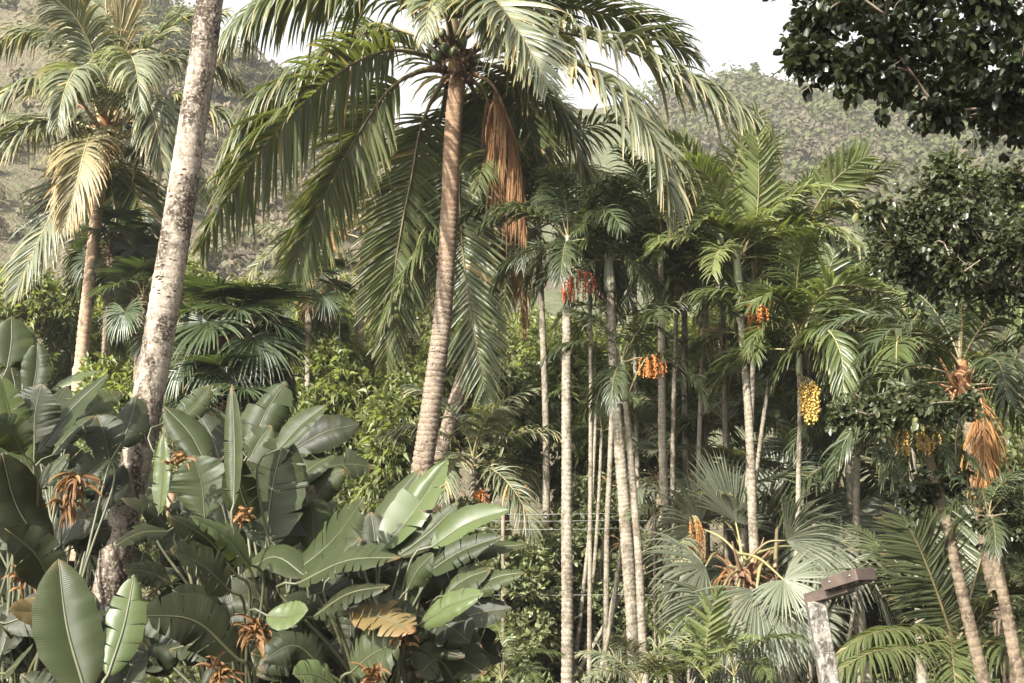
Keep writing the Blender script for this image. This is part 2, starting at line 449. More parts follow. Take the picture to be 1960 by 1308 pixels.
def frond(root, base, pts, Lmax, leaf, rach, split=False, name='frond', **kw):
    """one bespoke feather leaf: the rachis is the part, its leaflets a sub-part (or single leaflets)"""
    K = kw.get('K', 4); wide = kw.get('wide', 2); fold = kw.get('fold', 0.3); rg = kw.get('rg', rng)
    mr, arrs = frond_geo(pts, Lmax, **kw)
    f = mr.build(name, MT[rach], root, base)
    if split:
        for (b, d, w, ln, wd, dr) in arrs:
            for i in range(len(b)):
                m = MB(); s = slice(i, i + 1)
                ribbons(m, b[s], d[s], w[s], ln[s], wd[s], K, dr[s], fold, None, None, wide, rg)
                o = m.build('leaflet', MT[leaf], f, base)
    else:
        m = MB()
        for (b, d, w, ln, wd, dr) in arrs:
            ribbons(m, b, d, w, ln, wd, K, dr, fold, None, None, wide, rg)
        o = m.build('leaflets', MT[leaf], f, base); o['kind'] = 'stuff'
    return f


def arch(L, e0, e1, n=14, pw=1.0, bow=0.0):
    t = np.linspace(0, 1, n)
    e = np.radians(e0 + (e1 - e0) * t ** pw)
    st = L / (n - 1)
    x = np.concatenate([[0], np.cumsum(np.cos(e[:-1]) * st)]); z = np.concatenate([[0], np.cumsum(np.sin(e[:-1]) * st)])
    return np.stack([x, bow * np.sin(t * 2.2) * L * 0.12, z], 1)


def frond_variants(L, elevs, Lmax, leaf, rach, seed, **kw):
    out = []
    rg = np.random.default_rng(seed)
    for (e0, e1) in elevs:
        pts = arch(L * rg.uniform(0.9, 1.08), e0, e1, bow=rg.uniform(-1, 1), pw=rg.uniform(0.9, 1.3))
        k = dict(kw); k.setdefault('twist', rg.uniform(-25, 25)); k['rg'] = rg
        mr, arrs = frond_geo(pts, Lmax, lat=(0, 1, 0), **k)
        m = MB()
        for (b, d, w, ln, wd, dr) in arrs:
            ribbons(m, b, d, w, ln, wd, k.get('K', 4), dr, k.get('fold', 0.3), None, None, k.get('wide', 2), rg)
        out.append((e0, mr.mesh('frond', MT[rach]), m.mesh('leaflets', MT[leaf])))
    return out


def put(name, me, parent, loc=(0, 0, 0), rot=(0, 0, 0), scale=1.0, kind=None):
    o = bpy.data.objects.new(name, me); COL.objects.link(o)
    o.parent = parent; o.location = loc; o.rotation_euler = rot; o.scale = (scale, scale, scale)
    if kind: o['kind'] = kind
    return o


def crown(root, loc, variants, n, rg, phase=None, scale=1.0, order=None, zdrop=0.25):
    """fronds from shared meshes in a golden-angle spiral; young ones stand up, old ones hang; loc is relative to root"""
    ph = rg.random() * 6 if phase is None else phase
    vs_ = sorted(variants, key=lambda v: -v[0])
    for i in range(n):
        q = i / max(1, n - 1)
        e0, m1, m2 = vs_[min(len(vs_) - 1, int(q * len(vs_)))]
        az = ph + i * 2.39996
        s = scale * rg.uniform(0.88, 1.1)
        f = put('frond', m1, root, (loc[0], loc[1], loc[2] - zdrop * q * scale), (rg.normal(0, 0.05), rg.normal(0, 0.06), az), s)
        put('leaflets', m2, f, kind='stuff')


def fan_geo(pet, R, nseg=44, span=300, droop=0.5, lat=(0, 1, 0), pw=0.012, rg=rng, join=0.5, bend=35, cone=0.18, ragged=0.1, K=6):
    p = spline(pet, 14)
    mp = MB(); tube(mp, p, pw * np.linspace(1.5, 0.7, 14), 5, 0.5, 0.7)
    A = unit(p[-1] - p[-2]); lat = np.asarray(lat, float)
    S = unit(lat - (lat @ A) * A); Nn = np.cross(A, S)
    b = radians(bend); A, Nn = A * cos(b) - Nn * sin(b), A * sin(b) + Nn * cos(b)
    th = np.radians(np.linspace(-span / 2, span / 2, nseg)) + rg.normal(0, 0.01, nseg)
    d = np.cos(th)[:, None] * A + np.sin(th)[:, None] * S + cone * Nn * (0.4 + np.abs(np.sin(th)))[:, None]
    w = -np.sin(th)[:, None] * A + np.cos(th)[:, None] * S
    ln = R * (1 - 0.18 * (np.abs(th) / np.radians(span / 2)) ** 2) * (1 + rg.normal(0, ragged * 0.4, nseg))
    wd = np.full(nseg, 2 * R * join * math.tan(radians(span / nseg) / 2) * 1.06)
    s = np.linspace(0, 1, K + 1)
    prof = np.where(s < join, np.maximum(s / join, 0.04), np.maximum((1 - (s - join) / (1 - join)) ** 0.8, 0.04))
    mb = MB()
    ribbons(mb, np.repeat(p[-1:], nseg, 0), d, w, ln, wd, K, droop * (1 + rg.normal(0, 0.25, nseg)), 0.5, prof, None, 2, rg)
    return mp, mb


def fan_variants(specs, R, leaf, seed, petL, rach='rachis', **kw):
    rg = np.random.default_rng(seed); out = []
    for (e0, e1, dr) in specs:
        mp, mb = fan_geo(arch(petL * rg.uniform(0.85, 1.15), e0, e1, 8), R * rg.uniform(0.9, 1.1), droop=dr, rg=rg, **kw)
        out.append((e0, mb.mesh('fan_leaf', MT[leaf]), mp.mesh('petiole', MT[rach])))
    return out


def fan_crown(root, loc, variants, n, rg, scale=1.0, phase=None):
    ph = rg.random() * 6 if phase is None else phase
    vs_ = sorted(variants, key=lambda v: -v[0])
    for i in range(n):
        q = i / max(1, n - 1)
        e0, m1, m2 = vs_[min(len(vs_) - 1, int(q * len(vs_)))]
        f = put('fan_leaf', m1, root, (loc[0], loc[1], loc[2] - 0.3 * q * scale), (rg.normal(0, 0.1), rg.normal(0, 0.08), ph + i * 2.39996), scale * rg.uniform(0.85, 1.12))
        put('petiole', m2, f)


def fan_at(root, base, start, hub, D, tip, span=220, leaf='fan_pale', droop=0.2, seed=0, D2=None, nseg=40, face=(0, -1, 0.25), rach='rachis', pw=0.018, cone=0.12, join=0.55):
    """one bespoke fan leaf: start (world) -> hub (pixels, distance) -> tip (pixels)"""
    rg = np.random.default_rng(seed)
    h = P(hub[0], hub[1], D); t = P(tip[0], tip[1], D if D2 is None else D2)
    R = np.linalg.norm(t - h); A = unit(t - h)
    mp = MB(); tube(mp, spline([start, (start + h) / 2 + [0, 0, 0.08], h], 14), pw * np.linspace(1.5, 0.7, 14), 5, 0.5, 0.7)
    f = np.asarray(face, float); S = unit(np.cross(A, f)); Nn = np.cross(S, A)
    th = np.radians(np.linspace(-span / 2, span / 2, nseg)) + rg.normal(0, 0.012, nseg)
    d = np.cos(th)[:, None] * A + np.sin(th)[:, None] * S + cone * Nn * (0.3 + np.abs(np.sin(th)))[:, None]
    w = -np.sin(th)[:, None] * A + np.cos(th)[:, None] * S
    ln = R * (1 - 0.15 * (np.abs(th) / np.radians(span / 2)) ** 2) * (1 + rg.normal(0, 0.05, nseg))
    K = 7; s = np.linspace(0, 1, K + 1)
    prof = np.where(s < join, np.maximum(s / join, 0.04), np.maximum((1 - (s - join) / (1 - join)) ** 0.8, 0.04))
    mb = MB(); ribbons(mb, np.repeat(h[None], nseg, 0), d, w, ln, np.full(nseg, 2 * R * join * math.tan(radians(span / nseg) / 2) * 1.05), K, droop * (1 + rg.normal(0, 0.3, nseg)), 0.5, prof, None, 2, rg)
    o = mb.build('fan_leaf', MT[leaf], root, base); mp.build('petiole', MT[rach], o, base)


def octa(mb, c, r, var=0.5):
    c = np.asarray(c); n = len(c)
    o = np.array([[1, 0, 0], [0, 1, 0], [-1, 0, 0], [0, -1, 0], [0, 0, 1.15], [0, 0, -1.15]], float)
    v = c[:, None, :] + o[None] * np.broadcast_to(np.asarray(r, float), (n,))[:, None, None]
    f = np.array([[0, 1, 4], [1, 2, 4], [2, 3, 4], [3, 0, 4], [1, 0, 5], [2, 1, 5], [3, 2, 5], [0, 3, 5]])
    t = (np.arange(n)[:, None, None] * 6 + f[None]).reshape(-1, 3)
    mb.add(v.reshape(-1, 3), None, t, var, 0.0)


def fruit_cluster(root, base, at, L, nst, mat, rg, spread=0.35, bead=0.012, per=26, stalk='rachis', out=(0.2, -0.4, 0.0), name='fruit_cluster'):
    """a branched hanging spray: strands are the part, the berries on them its sub-part"""
    st = MB(); be = MB(); pts = []
    at = np.asarray(at, float)
    out = np.asarray(out, float)
    for i in range(nst):
        az = rg.uniform(0, 2 * pi); r = spread * L * rg.uniform(0.15, 1.0)
        o = np.array([cos(az) * r, sin(az) * r, 0]) + out * L * 0.5
        ln = L * rg.uniform(0.75, 1.05)
        p = spline([at, at + o * 0.55 + [0, 0, -0.05 * L], at + o * 0.95 + [0, 0, -0.4 * ln], at + o + [0, 0, -ln]], 10)
        tube(st, p, np.linspace(0.005, 0.0025, 10) * (L / 0.5), 3, rg.random(), 1, False)
        q = spline(p[3:], per)
        pts.append(q + rg.normal(0, bead * 0.7, q.shape))
    f = st.build(name, MT[stalk], root, base)
    pts = np.concatenate(pts)
    octa(be, pts, bead * rg.uniform(0.7, 1.2, len(pts)), 0.5)
    b = be.build('berries', MT[mat], f, base); b['kind'] = 'stuff'
    return f


def foliage(mb, cen, rad, sprigs, k, ll, lw, rg, updir=0.35, spread=0.8, shell=0.45, droop=0.25, roundl=False, flat=0.8, gauss=False):
    """clumps of leafy sprigs; cen (n,3), rad (n,), sprigs per clump, k leaves on each"""
    cen = np.asarray(cen, float); n = len(cen); rad = np.broadcast_to(np.asarray(rad, float), (n,))
    ci = np.repeat(np.arange(n), sprigs); Sn = len(ci)
    d = unit(rg.normal(0, 1, (Sn, 3)))
    rr = rad[ci] * (shell + (1 - shell) * rg.random(Sn) ** 0.6)
    if gauss: rr = rad[ci] * np.abs(rg.normal(0, 0.62, Sn))
    pos = cen[ci] + d * np.array([1, 1, flat]) * rr[:, None]
    sd = unit(d + np.array([0, 0, updir]) + rg.normal(0, 0.35, (Sn, 3)))
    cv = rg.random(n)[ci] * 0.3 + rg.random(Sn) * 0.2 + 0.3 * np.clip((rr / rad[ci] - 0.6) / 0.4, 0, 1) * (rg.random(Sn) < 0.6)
    si = np.repeat(np.arange(Sn), k); Ln = len(si)
    ld = unit(sd[si] + rg.normal(0, spread, (Ln, 3)))
    b = pos[si] - sd[si] * (ll * rg.uniform(0, 1.2, Ln))[:, None]
    l = ll * rg.uniform(0.6, 1.2, Ln)
    w = unit(np.cross(ld, unit(rg.normal(0, 1, (Ln, 3)) * 0.55 + UP)))
    nn = np.cross(w, ld); nn *= np.sign(nn[:, 2:3] + 1e-9)
    hw = (lw * 0.5 * rg.uniform(0.7, 1.15, Ln))[:, None]
    tip = b + ld * l[:, None] - UP * (droop * l * rg.uniform(0.3, 1.4, Ln))[:, None]
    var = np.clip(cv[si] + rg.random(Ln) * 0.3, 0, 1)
    if roundl:
        m1 = b + (tip - b) * 0.3; m2 = b + (tip - b) * 0.72
        v = np.stack([b, m1 - w * hw * 0.9 + nn * hw * 0.25, m2 - w * hw * 0.85 + nn * hw * 0.25, tip, m2 + w * hw * 0.85 + nn * hw * 0.25, m1 + w * hw * 0.9 + nn * hw * 0.25], 1)
        ix = np.arange(Ln)[:, None] * 6
        q = np.concatenate([ix + np.array([0, 1, 2, 3]), ix + np.array([0, 3, 4, 5])])
        mb.add(v.reshape(-1, 3), q, None, np.repeat(var, 6), 0.4)
    else:
        m = b + ld * (l * 0.45)[:, None] + nn * hw * 0.5
        v = np.stack([b, m - w * hw, tip, m + w * hw], 1)
        ix = np.arange(Ln)[:, None] * 4
        t = np.concatenate([ix + np.array([0, 1, 2]), ix + np.array([0, 2, 3])])
        mb.add(v.reshape(-1, 3), None, t, np.repeat(var, 4), 0.4)


def leafy(name, label, cat, base, cen, rad, mat, sprigs, k, ll, lw, seed, wood='wood', tr=0.12, group=None, limbs=10, fork=0.4, fkpt=None, lf=0.6, **kw):
    """tree or shrub: a trunk with limbs reaching into leaf clumps"""
    rg = np.random.default_rng(seed)
    cen = np.asarray(cen, float); base = np.asarray(base, float)
    root = empty(name, base, label, cat, group)
    m = MB()
    c = cen.mean(0)
    fk = base + (c - base) * fork; fk[2] = base[2] + (c[2] - base[2]) * fork * 1.1
    if fkpt is not None: fk = np.asarray(fkpt, float)
    tube(m, spline([base - [0, 0, 0.1], base + (fk - base) * 0.5 + rg.normal(0, 0.05, 3) * [1, 1, 0], fk], 10), tr * np.linspace(1.2, 0.85, 10), 9)
    radb = np.broadcast_to(np.asarray(rad, float), (len(cen),))
    order = np.argsort(np.linalg.norm(cen - fk, axis=1))
    nodes = [fk]; rads = [tr * lf * 1.3]
    for q, i in enumerate(order[:max(limbs, len(order) if lf < 0.5 else limbs)]):
        e = cen[i]
        dd = np.linalg.norm(np.array(nodes) - e, axis=1) + 0.35 * np.linalg.norm(np.array(nodes) - fk, axis=1)
        k_ = int(np.argmin(dd)); a = nodes[k_]; ra = rads[k_] * 0.78
        mid = (a + e) / 2 + rg.normal(0, 0.10, 3) * np.linalg.norm(e - a)
        rb = max(ra * 0.6, tr * 0.05)
        tube(m, spline([a, mid, e], 8), np.linspace(ra, rb, 8), 6)
        nodes += [mid, e]; rads += [(ra + rb) / 2, rb]
        for _ in range(5):
            e2 = e + unit(rg.normal(0, 1, 3)) * radb[i] * rg.uniform(0.6, 1.1)
            tube(m, spline([(mid + e) / 2, (e + e2) / 2 + rg.normal(0, 0.1, 3) * radb[i], e2], 6), np.linspace(rb * 0.5, rb * 0.15, 6), 4)
    m.build('trunk', MT[wood], root, base)
    f = MB()
    foliage(f, cen, rad, sprigs, k, ll, lw, rg, **kw)
    f.build('crown', MT[mat], root, base)
    return root


def ell_clumps(c, r, n, rg, lo=0.55):
    d = unit(rg.normal(0, 1, (n, 3)))
    return np.asarray(c) + d * np.asarray(r) * (lo + (1 - lo) * rg.random(n) ** 0.5)[:, None]


def paddle(root, base, mid, hw, leaf, pet, fold=25, curl=20, roll=0, tears=0, seed=0, nrm=None, petr=0.016, skew=14, name='leaf', sides=(1, 1), gap=0.02, tip_pow=0.62, ragged=0.0):
    """a large paddle leaf. mid: blade midrib (world, base to tip); hw half width (m); pet: stem points up to the blade"""
    rg = np.random.default_rng(seed)
    mid = spline(mid, 40)
    T = unit(np.gradient(mid, axis=0))
    if nrm is None: nrm = np.array([0, -0.8, 0.6])
    nrm = np.asarray(nrm, float)
    Nn = unit(nrm[None] - (T @ nrm)[:, None] * T); S = np.cross(T, Nn)
    rl = radians(roll)
    S, Nn = S * cos(rl) + Nn * sin(rl), Nn * cos(rl) - S * sin(rl)
    mb = MB()
    NV = 5
    var0 = rg.random()

    def prof(u):
        return hw * np.clip(np.sin(pi * np.clip(u, 0, 1) ** 0.8) ** 0.55 * np.interp(u, [0, 0.05, 0.25, 0.6, 0.9, 1], [0.75, 0.9, 1, 1, 0.95, 0.6]), 0.0, None)
    for si, side in enumerate((1, -1)):
        cuts = [0.0]
        if tears:
            k = rg.integers(max(1, tears - 2), tears + 2)
            cuts += sorted(np.clip(np.linspace(0.08, 0.95, k) + rg.normal(0, 0.035, k), 0.03, 0.985).tolist())
        cuts.append(1.0)
        for a, b in zip(cuts[:-1], cuts[1:]):
            if b - a < 0.01: continue
            nu = max(3, int(round((b - a) * 34)) + 2)
            u = np.linspace(a, b, nu)
            v = np.linspace(0, 1, NV + 1)
            sg = (rg.normal(0, 15) if tears else 0.0)
            lenf = (1 - ragged * rg.random() if tears else 1.0)
            U, V = np.meshgrid(u, v, indexing='ij')
            if tears:      # neighbouring strips pull apart towards the margin
                m = (a + b) / 2; U = m + (U - m) * (1 - V ** 1.5 * min(0.35, gap / max(b - a, 0.02)) * rg.uniform(0.3, 1.6))
            g = np.clip(U, 0, 1) * 39
            B = np.stack([np.interp(g, np.arange(40), mid[:, k]) for k in range(3)], -1)
            Tt = np.stack([np.interp(g, np.arange(40), T[:, k]) for k in range(3)], -1)
            Sx = np.stack([np.interp(g, np.arange(40), S[:, k]) for k in range(3)], -1) * side
            Nx = np.stack([np.interp(g, np.arange(40), Nn[:, k]) for k in range(3)], -1)
            W = prof(U) * sides[si] * lenf * (1 + 0.025 * np.sin(U * 37 + var0 * 9))
            ang0 = np.radians(fold + sg * 0.5); cr = np.radians(curl + sg)
            # integrate across the half blade with the bend growing outwards
            lat = np.zeros_like(V); hgt = np.zeros_like(V)
            for j in range(1, NV + 1):
                an = ang0 - cr * (v[j] + v[j - 1]) * 0.9
                lat[:, j] = lat[:, j - 1] + np.cos(an) / NV; hgt[:, j] = hgt[:, j - 1] + np.sin(an) / NV
            hgt = hgt + 0.02 * V * np.sin(U * 29 + side + var0 * 6) + 0.012 * V * np.sin(U * 71 + var0 * 3)
            sk = np.tan(np.radians(skew)) * np.interp(U, [0, 0.7, 1], [1, 0.8, 0.05])
            pts = B + Sx * (W * lat)[..., None] + Nx * (W * hgt)[..., None] + Tt * (W * lat * sk)[..., None]
            nv = NV + 1
            i = np.arange(nu - 1)[:, None] * nv; j = np.arange(NV)[None, :]
            q = np.stack([i + j, i + nv + j, i + nv + j + 1, i + j + 1], -1).reshape(-1, 4)
            mb.add(pts.reshape(-1, 3), q, None, np.clip(var0 * 0.6 + 0.2 + rg.normal(0, 0.08), 0, 1), U.ravel())
    o = mb.build(name, MT[leaf], root, base)
    pm = MB()
    path = np.vstack([np.asarray(pet, float).reshape(-1, 3), mid[::6], mid[-1:]])
    pp = spline(path, 40)
    npet = len(np.asarray(pet).reshape(-1, 3))
    s = np.linspace(0, 1, 40)
    tube(pm, pp - np.array([0, 0, 0.0]), petr * np.interp(s, [0, 0.25, 0.6, 1], [1.7, 1.15, 0.7, 0.2]), 6)
    pm.build('petiole', MT['midrib'], o, base)
    return o


# ================================================================== the setting
def terrain_mat(name, c1, c2, c3, s1, s2):
    m, N, L = mat_new(name)
    tc = N.new('ShaderNodeTexCoord')
    a = noise(N, L, s1, 6, 0.65, tc.outputs['Object']); b = noise(N, L, s2, 5, 0.7, tc.outputs['Object'])
    col = mixc(N, L, maprange(N, L, a, 0.4, 0.62), c1, c2)
    col = mixc(N, L, maprange(N, L, b, 0.45, 0.7), col, c3)
    pb = N.new('ShaderNodeBsdfPrincipled'); L.new(col, pb.inputs['Base Color']); pb.inputs['Roughness'].default_value = 0.95
    pb.inputs['Specular IOR Level'].default_value = 0.1
    bp = N.new('ShaderNodeBump'); bp.inputs['Strength'].default_value = 0.8; bp.inputs['Distance'].default_value = 1.0 / s2
    L.new(b, bp.inputs['Height']); L.new(bp.outputs[0], pb.inputs['Normal'])
    out = N.new('ShaderNodeOutputMaterial'); L.new(pb.outputs[0], out.inputs[0])
    return m


MT['soil'] = terrain_mat('soil and leaf litter', (0.035, 0.027, 0.018), (0.06, 0.045, 0.028), (0.03, 0.034, 0.016), 0.8, 5.0)
MT['slope'] = terrain_mat('dry grassy slope', (0.125, 0.095, 0.066), (0.10, 0.092, 0.054), (0.066, 0.07, 0.035), 0.06, 0.9)
MT['slope_green'] = terrain_mat('wooded slope', (0.08, 0.085, 0.045), (0.10, 0.09, 0.06), (0.05, 0.06, 0.025), 0.05, 0.7)

g = MB()
xs = np.linspace(-900, 900, 61); ys = np.linspace(-300, 1500, 61)
X, Y = np.meshgrid(xs, ys, indexing='ij')
i = np.arange(60)[:, None] * 61; j = np.arange(60)[None, :]
g.add(np.stack([X, Y, X * 0], -1).reshape(-1, 3), np.stack([i + j, i + 61 + j, i + 62 + j, i + j + 1], -1).reshape(-1, 4))
tag(g.build('ground', MT['soil']), kind='structure')


def vnoise(x, y, seed):
    """smooth value noise for the hills"""
    r = np.random.default_rng(seed).random((64, 64))
    xi, yi = np.floor(x).astype(int), np.floor(y).astype(int)
    fx, fy = x - xi, y - yi
    fx = fx * fx * (3 - 2 * fx); fy = fy * fy * (3 - 2 * fy)
    a = r[xi % 64, yi % 64]; b = r[(xi + 1) % 64, yi % 64]; c = r[xi % 64, (yi + 1) % 64]; d = r[(xi + 1) % 64, (yi + 1) % 64]
    return (a * (1 - fx) + b * fx) * (1 - fy) + (c * (1 - fx) + d * fx) * fy - 0.5


# ridge heights follow the skyline of the two valley sides
def ridge_z(px_list, D):
    return [P(x, y, D)[2] for x, y in px_list]


def hill(name, mat, D0, D1, sky_px, x_range, seed, rough):
    """a valley side: foot line at distance D0, crest at D1; the crest height comes from the photo's skyline"""
    pxs = [a for a, b in sky_px]
    X = np.linspace(P(x_range[0], 600, D1)[0], P(x_range[1], 600, D1)[0], 150)
    Yd = np.linspace(D0, D1 + (D1 - D0) * 0.6, 110)
    cx = [P(a, 600, D1)[0] for a in pxs]; cz = ridge_z(sky_px, D1)
    XX, YY = np.meshgrid(X, Yd, indexing='ij')
    H = np.interp(XX, cx, cz)
    s = np.clip((YY - D0) / (D1 - D0), 0, 1)
    z = H * (0.25 * s + 0.75 * s ** 1.35)
    back = np.clip((YY - D1) / (D1 - D0), 0, 1)
    z = z - back * 0.35 * H
    fade = np.minimum(1, s * 4)
    z = z + fade * rough * (2.2 * vnoise(XX / 26, YY / 26, seed) + 1.1 * vnoise(XX / 11, YY / 11, seed + 1) + 0.5 * vnoise(XX / 4, YY / 4, seed + 2)) - 0.6 * (1 - fade)
    g = MB(); ny = len(Yd)
    i = np.arange(len(X) - 1)[:, None] * ny; j = np.arange(ny - 1)[None, :]
    g.add(np.stack([XX, YY, z], -1).reshape(-1, 3), np.stack([i + j, i + ny + j, i + ny + j + 1, i + j + 1], -1).reshape(-1, 4))
    o = g.build(name, MT[mat]); tag(o, kind='structure')

    def zat(x, y):
        fi = np.clip((x - X[0]) / (X[1] - X[0]), 0, len(X) - 1.001); fj = np.clip((y - Yd[0]) / (Yd[1] - Yd[0]), 0, ny - 1.001)
        a, b = fi.astype(int), fj.astype(int)
        return z[a, b] + (z[a + 1, b] - z[a, b]) * (fi - a) + (z[a, b + 1] - z[a, b]) * (fj - b)
    return o, zat, (X[0], X[-1])


_, zl, xl = hill('hillside_left', 'slope', 42, 130, [(-700, -400), (-200, -150), (0, -120), (250, 0), (360, 85), (470, 155), (560, 200), (700, 270), (850, 370), (1000, 480), (1200, 640), (1500, 900)], (-900, 1500), 11, 1.4)
_, zr, xr = hill('hillside_right', 'slope_green', 52, 210, [(500, 420), (700, 330), (900, 280), (1150, 230), (1330, 180), (1420, 165), (1480, 178), (1560, 205), (1700, 190), (1960, 160), (2300, 90), (2900, 0)], (300, 2900), 21, 3.2)


def hill_wood(name, label, zat, xr_, D0, D1, n, seed, mat, cond, csize, per, lsz):
    rg = np.random.default_rng(seed); mb = MB()
    cx = []; 
    x = rg.uniform(xr_[0], xr_[1], n * 3); y = D0 + (D1 * 1.05 - D0) * rg.random(n * 3) ** 0.8
    keep = cond(x, y, rg)
    x, y = x[keep][:n], y[keep][:n]
    z = zat(x, y)
    k = len(x)
    r = csize * rg.uniform(0.55, 1.25, k)
    tv = rg.random(k)
    ii = np.repeat(np.arange(k), per); m = len(ii)
    d = unit(rg.normal(0, 1, (m, 3))); d[:, 2] = np.abs(d[:, 2]) * 1.0 - 0.15
    lump = 1 + 0.3 * np.sin(d[:, 0] * 5 + tv[ii] * 9) * np.cos(d[:, 1] * 6 + tv[ii] * 7)
    pos = np.stack([x, y, z + r * 0.35], 1)[ii] + d * (r[ii] * lump * rg.uniform(0.7, 1.0, m))[:, None]
    dj = unit(d + rg.normal(0, 0.35, (m, 3))); a = unit(np.cross(dj, rg.normal(0, 1, (m, 3)))); w = np.cross(dj, a)
    l = (lsz * rg.uniform(0.5, 1.3, m))[:, None]
    v = np.stack([pos - a * l, pos - w * l * 0.55, pos + a * l, pos + w * l * 0.55], 1)
    ix = np.arange(m)[:, None] * 4
    var = np.clip(np.where(tv[ii] < 0.45, tv[ii] * 0.5, 0.5 + tv[ii] * 0.5) * 0.85 + rg.random(m) * 0.2, 0, 1)
    mb.add(v.reshape(-1, 3), ix + np.array([0, 1, 2, 3]), None, np.repeat(var, 4), 0.3)
    return tag(mb.build(name, MT[mat], smooth=False), label, 'woodland', kind='stuff')


MT['hillwood'] = leaf_mat('far canopy', (0.095, 0.076, 0.056), (0.062, 0.082, 0.024), 0.7, 0.2, spec=0.1)
MT['hillscrub'] = leaf_mat('far dry scrub', (0.125, 0.10, 0.072), (0.09, 0.09, 0.045), 0.8, 0.15, spec=0.1)
hill_wood('hillside_woodland', 'mixed grey and green woodland covering the far right hillside', zr, (P(1250, 600, 210)[0], P(2100, 600, 210)[0]), 60, 205, 1150, 31, 'hillwood',
          lambda x, y, rg: x / y > 0.09, 3.7, 190, 0.42)
hill_wood('hillside_scrub', 'dry scrub and low trees dotting the left hillside', zl, (P(-150, 600, 130)[0], P(900, 600, 130)[0]), 46, 128, 700, 32, 'hillscrub',
          lambda x, y, rg: rg.random(len(x)) < np.where(x / y < -0.33, 0.25, 0.9), 1.5, 80, 0.34)


def needle_tree(px, ytop, D, h, label, seed):
    rg = np.random.default_rng(seed)
    top = P(px, ytop, D); base = top - [0, 0, h]
    root = empty('ridge_tree', base, label, 'tree', 'trees along the ridge')
    m = MB(); tube(m, spline([base, base + [0.1, 0, h * 0.5], top], 10), np.linspace(0.2, 0.03, 10), 6); m.build('trunk', MT['wood'], root, base)
    f = MB()
    n = 26
    u = rg.random(n) ** 0.8
    c = base + np.stack([rg.normal(0, 0.5, n) * (1.15 - u) * h * 0.22, rg.normal(0, 0.5, n) * (1.15 - u) * h * 0.22, h * (0.15 + 0.85 * u)], 1)
    foliage(f, c, 0.16 * h * (1.2 - u), 16, 5, 0.55, 0.16, rg, updir=0.6)
    f.build('crown', MT['ridge'], root, base)


MT['ridge'] = leaf_mat('ridge tree leaf', (0.085, 0.095, 0.05), (0.12, 0.12, 0.07), 0.6, 0.2, spec=0.1)
for k, (x, y, h, lb) in enumerate([(1443, 118, 7.5, 'tallest wispy tree on the far ridge, right of the palm frond tip'),
                                   (1418, 150, 6.0, 'wispy ridge tree just left of the tallest one'),
                                   (1478, 150, 6.5, 'feathery ridge tree just right of the tallest one'),
                                   (1512, 168, 6.0, 'low ridge tree under the overhanging dark foliage tip'),
                                   (1456, 158, 5.0, 'small ridge tree in the gap beside the tallest one')]):
    needle_tree(x, y, 205 - k * 2, h, lb, 40 + k)
for k, (x, y, lb) in enumerate([(315, 8, 'round grey tree on the left crest beside the pale trunk'), (500, 118, 'green bushy tree on the crest between the two coconut trunks'), (545, 150, 'low green tree at the lower end of the left crest')]):
    rg = np.random.default_rng(60 + k)
    t = P(x, y, 122); hh = 5.5
    c = ell_clumps(t - [0, 0, 2.0], (3.0, 2.5, 2.0), 22, rg, 0.3)
    leafy('ridge_tree', lb, 'tree', (t[0], t[1], t[2] - hh), c, 0.9, 'ridge' if k == 0 else 'hillwood', 26, 5, 0.4, 0.2, 60 + k, tr=0.16, group='trees along the ridge', limbs=6)

# ================================================================== background broadleaf trees
gs = 'bright broadleaf trees behind the palms'


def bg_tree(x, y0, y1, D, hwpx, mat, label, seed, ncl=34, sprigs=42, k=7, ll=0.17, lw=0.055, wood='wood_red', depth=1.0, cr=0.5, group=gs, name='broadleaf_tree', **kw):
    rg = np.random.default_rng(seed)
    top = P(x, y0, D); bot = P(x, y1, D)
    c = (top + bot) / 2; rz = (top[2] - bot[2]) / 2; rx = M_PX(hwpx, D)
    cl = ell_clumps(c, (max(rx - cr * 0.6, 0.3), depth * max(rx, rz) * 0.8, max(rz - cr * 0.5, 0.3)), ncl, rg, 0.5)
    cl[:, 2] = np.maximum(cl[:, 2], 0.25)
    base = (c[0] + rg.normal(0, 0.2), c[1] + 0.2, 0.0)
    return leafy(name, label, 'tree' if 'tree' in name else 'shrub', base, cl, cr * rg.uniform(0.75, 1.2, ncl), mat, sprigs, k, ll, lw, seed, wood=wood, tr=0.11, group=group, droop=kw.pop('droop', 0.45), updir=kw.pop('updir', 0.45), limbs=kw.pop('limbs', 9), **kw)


bg_tree(40, 500, 800, 25, 140, 'mango2', 'bright green tree at the left edge below the bare slope', 101, 40)
bg_tree(240, 470, 800, 27, 130, 'mango', 'yellow-green tree between the thin brown trunk and the pale trunk', 102, 40)
bg_tree(215, 690, 870, 20.5, 85, 'mango', 'low bright tree just above the left paddle leaves', 103, 26)
bg_tree(420, 500, 860, 26, 120, 'mango2', 'green tree behind the dark fan palm', 104, 34)
bg_tree(600, 540, 800, 23, 90, 'mango', 'yellow-green tree right of the dark fan palm', 105, 30)
bg_tree(655, 640, 960, 21.5, 95, 'mango', 'bright leafy tree around the thin pale coconut trunk', 106, 34)
bg_tree(765, 660, 1010, 20.5, 105, 'mango2', 'drooping leafy tree with reddish stems left of the central trunk', 107, 36, limbs=16, cr=0.42)
bg_tree(880, 600, 860, 22.5, 100, 'mango', 'light green tree behind the central coconut trunk', 108, 34)
bg_tree(985, 690, 960, 21, 80, 'shrub', 'dark glossy tree right of the central trunk', 109, 28, ll=0.13, lw=0.075)
bg_tree(1140, 760, 1060, 21.5, 95, 'mango2', 'light leafy tree behind the two left slender trunks', 110, 32, ll=0.12, lw=0.06)
